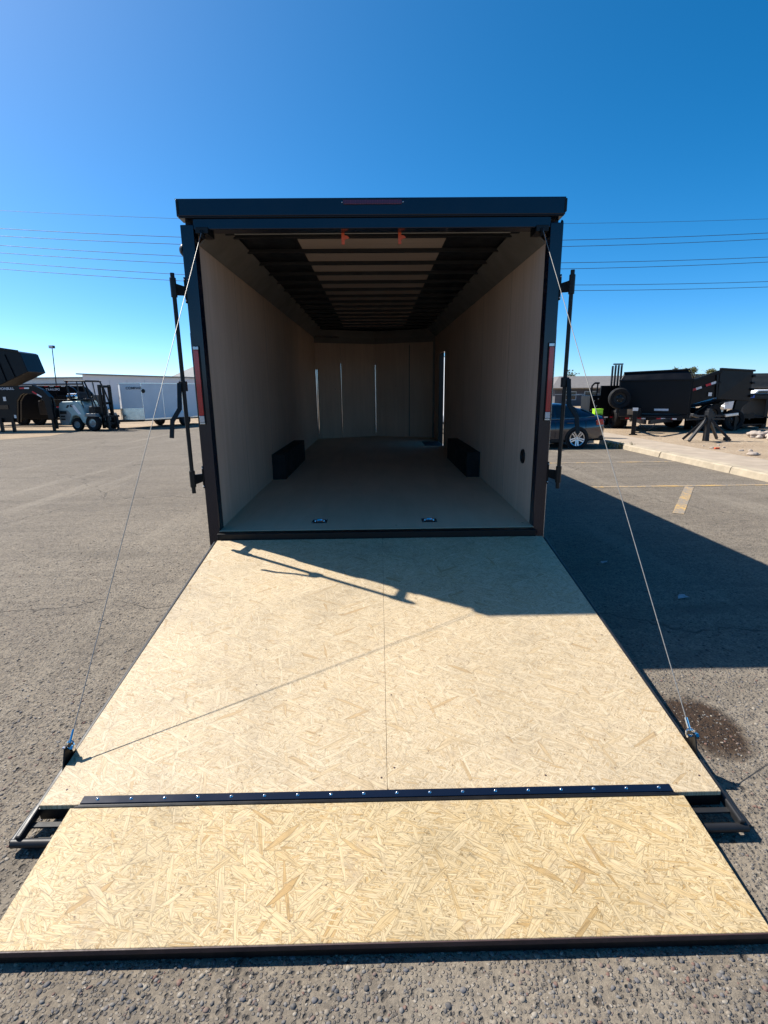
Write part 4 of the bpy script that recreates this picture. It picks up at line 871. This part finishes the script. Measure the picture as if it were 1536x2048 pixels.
# ------------------------------------------------------------------ left yard
def goose_dump():
    T = thing('gooseneck_trailer', 'black gooseneck dump trailer with raised bed and lettered neck at the left edge', 'trailer', (-16.0, 20.0, 0.004), 0, 'gooseneck trailers in the left yard')
    x0 = 16.0
    prof = [(-22, 2.04), (-15.33, 2.03), (-14.95, 1.84), (-14.66, 1.50), (-14.60, .56), (-14.86, .56), (-14.92, 1.32), (-15.12, 1.58), (-15.42, 1.68), (-15.80, 1.70), (-15.95, 1.62), (-16.14, 1.38), (-16.30, .43), (-22, .43)]
    for y in (0.0, 0.22): MB().prism([(x+x0, z) for x, z in prof], 'y', y, y+.12).build('neck_beam', 'blackt', T, .012)
    MB().prism([(-15.34+x0, 2.035), (-14.93+x0, 1.83), (-14.68+x0, 1.51), (-14.66+x0, 1.54), (-14.91+x0, 1.86), (-15.33+x0, 2.07)], 'y', -.03, .17).build('neck_flange', 'blackm', T)
    B((1.10, .1, .62), (1.42, .6, 1.05)).build('coupler_box', 'blackm', T, .02); MB().cyl((1.25, .35, .10), (1.25, .35, .65), .08, 12).build('coupler', 'blackm', T)
    MB().bar((1.22, .2, .0), (1.22, .2, .62), .10, .10, (0, 1, 0)).build('jack_leg', 'blackm', T); B((1.1, .08, 0), (1.34, .32, .03)).build('jack_foot', 'blackm', T)
    for x in (-.42, -.95): MB().bar((x, -.06, .0), (x, -.06, .62), .11, .11, (0, 1, 0)).build('jack_leg', 'blackm', T)
    text('IRONBULL', .145, 'text_w', T, (-.86, -.012, 1.87), (R(90), 0, 0), xs=1.02)
    tapes(T, [((.08, -.012, 1.93), (.42, 0, 0))], .06); tapes(T, [((.62, -.012, 1.78), (.38, 0, -.24))], .06)
    B((-.72, -.02, 1.38), (-.60, -.005, 1.56)).build('warning_sticker', 'whitep', T); B((-.36, -.02, .62), (-.27, -.005, .76)).build('decal', 'whitep', T)
    B((-.95, -.03, 1.02), (-.55, -.005, 1.20)).build('tool_window', 'glass', T)
    # raised bed
    pg = [(x-.55, z) for x, z in [(-22, 4.35), (-19.4, 4.15), (-15.60, 3.55), (-15.50, 3.50), (-15.27, 2.66), (-16.60, 2.10), (-19.6, .95), (-22, .2)]]
    MB().prism([(x+x0, z) for x, z in pg], 'y', .60, 1.9).build('bed', 'blackt', T, .02)
    MB().bar((-19.95+x0, .57, 4.15), (-16.11+x0, .57, 3.56), .10, .10).build('bed_rail', 'blackt', T, .01)
    for k in range(4):
        x = -.60-k*.42; MB().bar((x-.16, .57, 3.42+k*.06), (x+.14, .57, 2.44-k*.17), .06, .05, (0, 1, 0)).build('bed_rib', 'blackt', T)
    for s in range(2): wheel(T, (-4.2-s*.9, -.05, .38), (0, -1, 0), .38, .26, .22)
goose_dump()

def goose_back():
    T = thing('gooseneck_trailer', 'black gooseneck trailer with white lettered neck parked behind the forklift', 'trailer', (-17.0, 24.5, 0.004), 0, 'gooseneck trailers in the left yard')
    x0 = 17.0
    prof = [(-22, 2.12), (-16.35, 2.12), (-16.1, 1.98), (-15.85, 1.66), (-15.80, .60), (-16.0, .60), (-16.03, 1.34), (-16.25, 1.60), (-16.57, 1.78), (-16.96, 1.80), (-17.19, 1.50), (-17.3, .4), (-22, .4)]
    for y in (0.0, 1.35): MB().prism([(x+x0, z) for x, z in prof], 'y', y, y+.14).build('neck_beam', 'blackt', T, .012)
    text('TRAILERS', .16, 'text_w', T, (-.56, -.014, 1.87), (R(90), 0, 0), xs=1.12)
    for k in range(4): B((-.62+k*.30, -.016, 2.06), (-.42+k*.30, -.002, 2.10)).build('tape', 'tape_w' if k % 2 else 'tape_r', T)
    MB().cyl((1.0, .7, .1), (1.0, .7, .7), .09, 12).build('coupler', 'blackm', T); MB().bar((1.0, .3, 0), (1.0, .3, .7), .12, .12, (0, 1, 0)).build('jack_leg', 'blackm', T)
    tb = B((-.7, -.6, .62), (.95, -.05, 1.34)).build('tool_box', 'brown', T, .02); B((-.6, -.63, 1.345), (.85, -.02, 1.40)).build('lid', 'alu', tb)
    tapes(T, [((-.30, -.62, 1.02), (.34, 0, 0)), ((.25, -.62, 1.02), (.34, 0, 0))], .05)
    B((.10, -.62, .72), (.24, -.602, .84)).build('decal', 'whitep', T)
goose_back()

def brown_trailer():
    T = thing('flatbed_trailer', 'low dark brown dump trailer seen under the neck of the left gooseneck trailer', 'trailer', (-18.2, 25.8, 0.004), 0)
    B((-3.2, 0, .40), (1.8, 2.2, 1.62)).build('bed', 'brown', T, .02); B((-3.25, -.05, 1.54), (1.85, .04, 1.62)).build('top_rail', 'brown', T, .01)
    MB().bar((-2.2, -.06, 1.46), (-.2, -.06, 1.46), .03, .05).build('edge_strip', 'alu', T); MB().bar((.0, -.06, .98), (1.2, -.06, 1.0), .03, .03).build('edge_strip', 'alu', T)
    for k in range(7): B((-3.0+k*.75, -.06, .42), (-2.92+k*.75, -.001, 1.53)).build('side_post', 'brown', T)
    tapes(T, [((-1.9, -.08, .52), (.5, 0, 0)), ((.2, -.08, .52), (.5, 0, 0))], .06)
    for x in (-1.6, -.7): wheel(T, (x, -.12, .37), (0, -1, 0), .37, .25, .21)
    B((-3.2, .05, .26), (1.8, .2, .38)).build('chassis_rail', 'blackm', T)
    MB().bar((1.5, .3, 0), (1.5, .3, .42), .12, .12, (0, 1, 0)).build('jack_leg', 'blackm', T)
brown_trailer()

def forklift():
    T = thing('forklift', 'teal and grey forklift with silver gas tank beside the small white cargo trailer', 'forklift', (-14.42, 21.0, 0.0), R(-14)); T.scale = (1.07, 1.07, 1.07)
    # local: +x to the mast, length ~2.4
    W2 = .55
    MB().prism([(-.02, .26), (-.06, .95), (.02, 1.18), (.16, 1.24), (.95, 1.26), (1.12, 1.10), (1.30, .62), (1.62, .56), (1.80, .56), (1.80, .34), (1.40, .28), (1.12, .32), (.98, .58), (.78, .66), (.58, .60), (.44, .34), (.40, .24)], 'y', -W2, W2).build('body', 'teal', T, .05, seg=3)
    MB().prism([(-.05, .30), (-.085, .88), (.42, .88), (.60, .70), (.45, .42), (.40, .26)], 'y', -W2-.012, W2+.012).build('counterweight', 'grey', T, .03)
    for z in (.46, .58): B((.05, -W2-.03, z), (.26, -W2-.010, z+.07)).build('grille_slot', 'wheelwell', T, .005)
    B((.02, -W2-.03, .72), (.36, -W2-.010, .84)).build('grille', 'wheelwell', T, .01)
    MB().hexa([(.95, -W2-.006, .70), (1.10, -W2-.006, .70), (1.10, -W2-.001, .70), (.95, -W2-.001, .70), (.62, -W2-.006, 1.1), (.80, -W2-.006, 1.1), (.80, -W2-.001, 1.1), (.62, -W2-.001, 1.1)]).build('decal_stripe', 'tape_w', T)
    MB().prism([(.34, .98), (.46, 1.10), (.56, 1.08), (.44, .97)], 'y', -W2-.006, -W2-.001).build('decal', 'text_k', T); MB().prism([(.56, 1.02), (.60, 1.12), (.72, 1.12), (.72, .99)], 'y', -W2-.006, -W2-.001).build('decal', 'text_k', T)
    # gas tank
    tk = MB().lathe([(.0005, -.36), (.10, -.34), (.15, -.27), (.15, .27), (.10, .34), (.0005, .36)], (.32, 0, 1.44), (1, -.15, 0), 20).build('gas_tank', 'chrome', T, smooth=True)
    for dx in (-.16, .16): MB().lathe([(.152, -.015), (.16, -.015), (.16, .015), (.152, .015)], (.32+dx, -dx*.15, 1.44), (1, -.15, 0), 20).build('strap', 'blackm', tk)
    B((.1, -.18, 1.255), (.55, .18, 1.30)).build('tank_cradle', 'blackm', T)
    # seat and controls
    st = MB().prism([(.72, 1.26), (.70, 1.62), (.78, 1.64), (.86, 1.36), (1.16, 1.36), (1.16, 1.26)], 'y', -.24, .24).build('seat', 'blackm', T, .03)
    MB().cyl((1.45, 0, .9), (1.28, 0, 1.32), .025, 8).build('steering_column', 'blackm', T); MB().tube([(1.26+.04*math.cos(a), .15*math.sin(a), 1.34+.10*math.cos(a)) for a in [2*math.pi*k/14 for k in range(15)]], .014, 6).build('steering_wheel', 'blackm', T)
    B((1.35, -.40, .60), (1.62, .40, 1.02)).build('dashboard', 'blackm', T, .03)
    # overhead guard
    for s in (-1, 1):
        MB().tube([(.62, s*.46, 1.22), (.50, s*.46, 1.70), (.44, s*.44, 2.09)], .03, 8).build('guard_post', 'blackm', T)
        MB().tube([(1.70, s*.48, .60), (1.66, s*.48, 1.20), (1.50, s*.46, 1.75), (1.36, s*.44, 2.05)], .032, 8).build('guard_post', 'blackm', T)
        MB().tube([(.36, s*.44, 2.10), (1.40, s*.44, 2.07)], .03, 8).build('guard_rail', 'charcoal', T)
        MB().tube([(1.18, s*.46, .95), (1.02, s*.46, 1.45), (.98, s*.44, 2.05)], .022, 8).build('guard_post', 'charcoal', T)
    for k in range(6): MB().bar((.42+k*.18, -.44, 2.10), (.42+k*.18, .44, 2.10), .04, .03).build('guard_slat', 'blackm', T)
    MB().cyl((.44, -.4, 2.02), (.44, -.4, 2.09), .04, 8).build('beacon', 'orange', T)
    # mast, carriage and forks
    for s in (-1, 1):
        B((1.86, s*.28-.04, .10), (1.98, s*.28+.04, 1.92)).build('mast_rail', 'blackm', T, .008); B((1.99, s*.20-.035, .12), (2.07, s*.20+.035, 1.86)).build('inner_mast', 'blackm', T, .008)
        MB().prism([(2.14, .60), (2.14, .04), (3.05, .04), (3.05, .06), (2.20, .09), (2.19, .60)], 'y', s*.25-.05, s*.25+.05).build('fork', 'charcoal', T)
    for z in (.25, 1.1, 1.8): B((1.88, -.30, z), (1.96, .30, z+.10)).build('mast_cross_member', 'blackm', T)
    B((2.08, -.45, .25), (2.13, .45, .34)).build('carriage', 'blackm', T); B((2.08, -.45, .55), (2.13, .45, .64)).build('carriage', 'blackm', T)
    for s in (-1, 1):
        wheel(T, (.78, s*.46, .27), (0, s, 0), .27, .18, .15, 'grey'); wheel(T, (1.62, s*.50, .34), (0, s, 0), .34, .22, .18, 'grey')
        MB().prism([(1.28, .62), (1.36, .74), (1.84, .74), (1.92, .60)], 'y', s*.40, s*.63).build('fender', 'grey', T, .02)
forklift()

def cargo_white(loc, rz, lng, wd, zt, label, nose=.55, logo=None, grp=None):
    # local: nose points to -y, box runs to +y
    T = thing('cargo_trailer', label, 'trailer', loc, rz, grp); h = wd/2; zb = .42
    MB().prism([(-h, nose), (0, .02), (h, nose), (h, nose+lng), (-h, nose+lng)], 'z', zb, zt).build('body', 'white', T, .02)
    MB().prism([(-h-.02, nose), (0, -.02), (h+.02, nose), (h+.02, nose+lng+.02), (-h-.02, nose+lng+.02)], 'z', zt, zt+.03).build('roof_trim', 'alu', T)
    MB().prism([(-h-.012, nose), (0, .0), (h+.012, nose), (h+.012, nose+.02), (0, .022), (-h-.012, nose+.02)], 'z', zb, zb+.55).build('stone_guard', 'diamond', T)
    for s in (-1, 1):
        for k in range(int(lng/1.22)+1): B((s*h, nose+k*1.22-.012, zb), (s*(h+.005), nose+k*1.22+.012, zt)).build('panel_seam', 'alu', T)
        B((s*h, nose, zb-.02), (s*(h+.02), nose+lng, zb+.05)).build('bottom_rail', 'alu', T)
        yw = nose+lng*.55
        wheel(T, (s*(h+.12), yw, .33), (s, 0, 0), .33, .21, .19, 'charcoal')
        MB().prism([(yw-.48, .45), (yw-.36, .70), (yw+.36, .70), (yw+.48, .45)], 'x', s*h, s*(h+.24)).build('fender', 'white', T, .02)
        B((s*h, nose+lng-.10, 1.0), (s*(h+.012), nose+lng-.04, 1.05)).build('marker_lamp', 'dred', T)
        MB().bar((s*.5, nose+.2, .37), (0, -.95, .40), .06, .10).build('tongue_rail', 'blackm', T)
    vt = MB().lathe([(.10, 0), (.085, .04), (.0005, .05)], (h, nose+.10, zt-.35), (1, 0, 0), 16).build('side_vent', 'blackm', T, smooth=True)
    B((-h+.05, nose, zb-.08), (h-.05, nose+lng, zb-.005)).build('chassis', 'blackm', T)
    MB().cyl((0, -.75, .05), (0, -.75, .92), .035, 10).build('jack', 'steel', T); B((-.12, -.87, 0), (.12, -.63, .03)).build('jack_foot', 'blackm', T)
    MB().tube([(0, -.75, .92), (.12, -.78, .95), (.12, -.78, 1.02)], .014, 6).build('jack_crank', 'blackm', T)
    MB().tube([(-.1, -.7, .38), (-.05, -.78, .18), (.04, -.8, .10), (.1, -.72, .35)], .012, 6).build('safety_chain', 'steel', T)
    ang = math.atan2(nose, h)
    if logo:
        text(logo, .15, 'text_k', T, (h*.30+.02, nose*.30-.03, zt-.26), (R(90), 0, ang), xs=1.1)
        B((0, 0, 0), (.22, .006, .14)).build('sticker', 'charcoal', T); o = bpy.data.objects[[c.name for c in T.children if c.name.startswith('sticker')][0]]
        o.location = (-h*.72, nose*.72-.035, zt-.68); o.rotation_euler = (0, R(12), -ang)
    return T
cargo_white((-12.15, 21.35, 0.0), R(-27), 4.3, 1.62, 2.12, 'small white cargo trailer with V nose and metal stone guard behind the forklift', logo='COMPASS')
cargo_white((3.68, 12.7, 0.0), 0.0, 5.6, 2.2, 2.85, 'white cargo trailer seen through the open side door of the black trailer', nose=.6)

# ------------------------------------------------------------------ buildings, pole, wires
def building():
    T = thing('warehouse', 'long pale grey metal warehouse with flat roof edge behind the forklift', 'building', (-29.0, 60, 0.0))
    MB().prism([(-6.0, 0), (9.5, 0), (9.5, 3.45), (-6.0, 4.05)], 'y', 0, 14).build('wall', 'stucco2', T)
    MB().prism([(-6.55, 4.10), (9.6, 3.46), (9.6, 3.58), (-6.55, 4.24)], 'y', -.35, 14.3).build('roof', 'roofl', T)
    for k in range(7): B((-5.0+k*2.1, -.03, 0), (-4.95+k*2.1, -.001, 3.4)).build('wall_seam', 'palew', T)
    for x in (3.2, 6.6): d = B((x, -.05, 0), (x+1.0, -.01, 2.1)).build('door', 'palew', T); B((x+.85, -.09, 1.0), (x+.92, -.05, 1.1)).build('handle', 'steel', d)
    T = thing('office_building', 'low pale building with dark trim far behind the left gooseneck trailers', 'building', (-52, 74, 0))
    B((-14, 0, 0), (11.2, 12, 4.1)).build('wall', 'palew', T); B((-14.2, -.3, 4.1), (11.5, 12.2, 4.32)).build('roof', 'roofl', T)
    B((-14, -.06, 3.2), (11.2, -.01, 3.42)).build('fascia', 'stucco', T)
    for k in range(5): w_ = B((-8+k*4, -.08, 1.2), (-6.0+k*4, -.01, 2.6)).build('window', 'stucco', T); B((-7.9+k*4, -.10, 1.3), (-6.1+k*4, -.082, 2.5)).build('pane', 'glass', w_)
    T = thing('tiled_house', 'house with pale shingled gable roof far behind the warehouse', 'house', (-29.4, 82, 0))
    B((-3, 0, 0), (6, 8, 4.2)).build('wall', 'palew', T)
    MB().hexa([(-4.0, -.6, 4.2), (7, -.6, 4.2), (7, 8.6, 4.2), (-4.0, 8.6, 4.2), (-1.2, 3.5, 6.15), (5.5, 3.5, 6.15), (5.5, 4.5, 6.15), (-1.2, 4.5, 6.15)]).build('roof', 'roofl', T)
    for x in (-1.5, 1.5, 4): w_ = B((x, -.06, 1.6), (x+1.2, -.01, 3.0)).build('window', 'stucco', T); B((x+.1, -.08, 1.7), (x+1.1, -.062, 2.9)).build('pane', 'glass', w_)
    # right-hand houses
    T = thing('stucco_house', 'single storey grey house with tiled hip roof behind the parked car', 'house', (20.5, 48, 0.122))
    B((-2.7, 0, 0), (9, 9, 1.75)).build('wall', 'stucco', T)
    MB().hexa([(-3.3, -.6, 1.72), (9.6, -.6, 1.72), (9.6, 9.6, 1.72), (-3.3, 9.6, 1.72), (-1.2, 3.4, 2.95), (6.5, 3.4, 2.95), (6.5, 5.6, 2.95), (-1.2, 5.6, 2.95)]).build('roof', 'tile', T)
    B((-3.35, -.66, 1.62), (9.65, -.601, 1.74)).build('fascia', 'wood', T)
    for x in (-1.9, .2, 2.6, 5.2):
        w_ = B((x, -.06, .55), (x+1.3, -.005, 1.40)).build('window', 'palew', T)
        for q in (0, 1): B((x+.06+q*.61, -.075, .61), (x+.63+q*.61, -.061, 1.34)).build('pane', 'glass', w_)
    B((-2.72, -.05, 1.1), (9, -.001, 1.14)).build('wall_band', 'palew', T)
    T = thing('ribbed_roof_house', 'long building with dark ribbed roof behind the raised dump trailer', 'house', (27, 44, 0.122))
    B((-1.5, 0, 0), (16, 9, 1.7)).build('wall', 'stucco', T)
    MB().hexa([(-2.2, -.7, 1.55), (16.5, -.7, 1.55), (16.5, 9.7, 1.55), (-2.2, 9.7, 1.55), (-2.0, 4, 2.95), (16.2, 4, 2.95), (16.2, 5, 2.95), (-2.0, 5, 2.95)]).build('roof', 'roofd', T)
    for k in range(14):
        t = k/14; yy = -.72+4.7*t; zz = 1.57+1.40*t; B((-2.2, yy-.02, zz), (16.5, yy+.06, zz+.07)).build('roof_batten', 'charcoal', T)
    for x in (1, 4.5, 8, 11.5): w_ = B((x, -.06, .5), (x+1.5, -.005, 1.3)).build('window', 'palew', T); B((x+.08, -.075, .57), (x+1.42, -.061, 1.23)).build('pane', 'glass', w_)
building()

T = thing('light_pole', 'tall thin floodlight pole behind the left gooseneck trailers', 'light pole', (-29.35, 45, 0.004))
MB().cyl((0, 0, 0), (.22, 0, 5.78), .06, 10, .035).build('pole', 'charcoal', T, smooth=True)
lh = B((.02, -.18, 5.80), (.42, .15, 6.04)).build('lamp_head', 'charcoal', T, .02); B((.06, -.20, 5.84), (.38, -.182, 6.0)).build('lens', 'clear', lh)

wires = [((-28.53, 15.47), (-15.47, 14.84), (14.98, 14.31), (30.97, 14.54)), ((-28.75, 14.22), (-15.6, 13.54), (15.06, 13.13), (31.13, 13.53)), ((-28.85, 13.69), (-15.65, 13.04), (15.1, 12.66), (31.2, 13.1)),
         ((-28.97, 13.02), (-15.74, 12.22), (15.18, 11.46), (31.41, 11.79)), ((-29.06, 12.49), (-15.79, 11.68), (15.21, 11.02), (31.47, 11.42)), ((-29.18, 11.84), (-15.88, 10.88), (15.29, 9.83), (31.7, 9.97)), ((-29.27, 11.34), (-15.93, 10.40), (15.32, 9.42), (31.77, 9.56))]
nm = ['topmost thin wire', 'second wire from the top', 'third wire from the top', 'fourth wire from the top', 'fifth wire from the top', 'second wire from the bottom', 'lowest wire']
for i, pts in enumerate(wires):
    cf = np.polyfit([p[0] for p in pts], [p[1] for p in pts], 2)
    P_ = [(x, 40.0, float(np.polyval(cf, x))) for x in np.linspace(-70, 72, 40)]
    tag(MB().tube(P_, 0.011 if i == 0 else 0.018, 6).build('power_line', 'wire'), nm[i]+' of the power lines crossing the sky', 'power line', 'power lines')
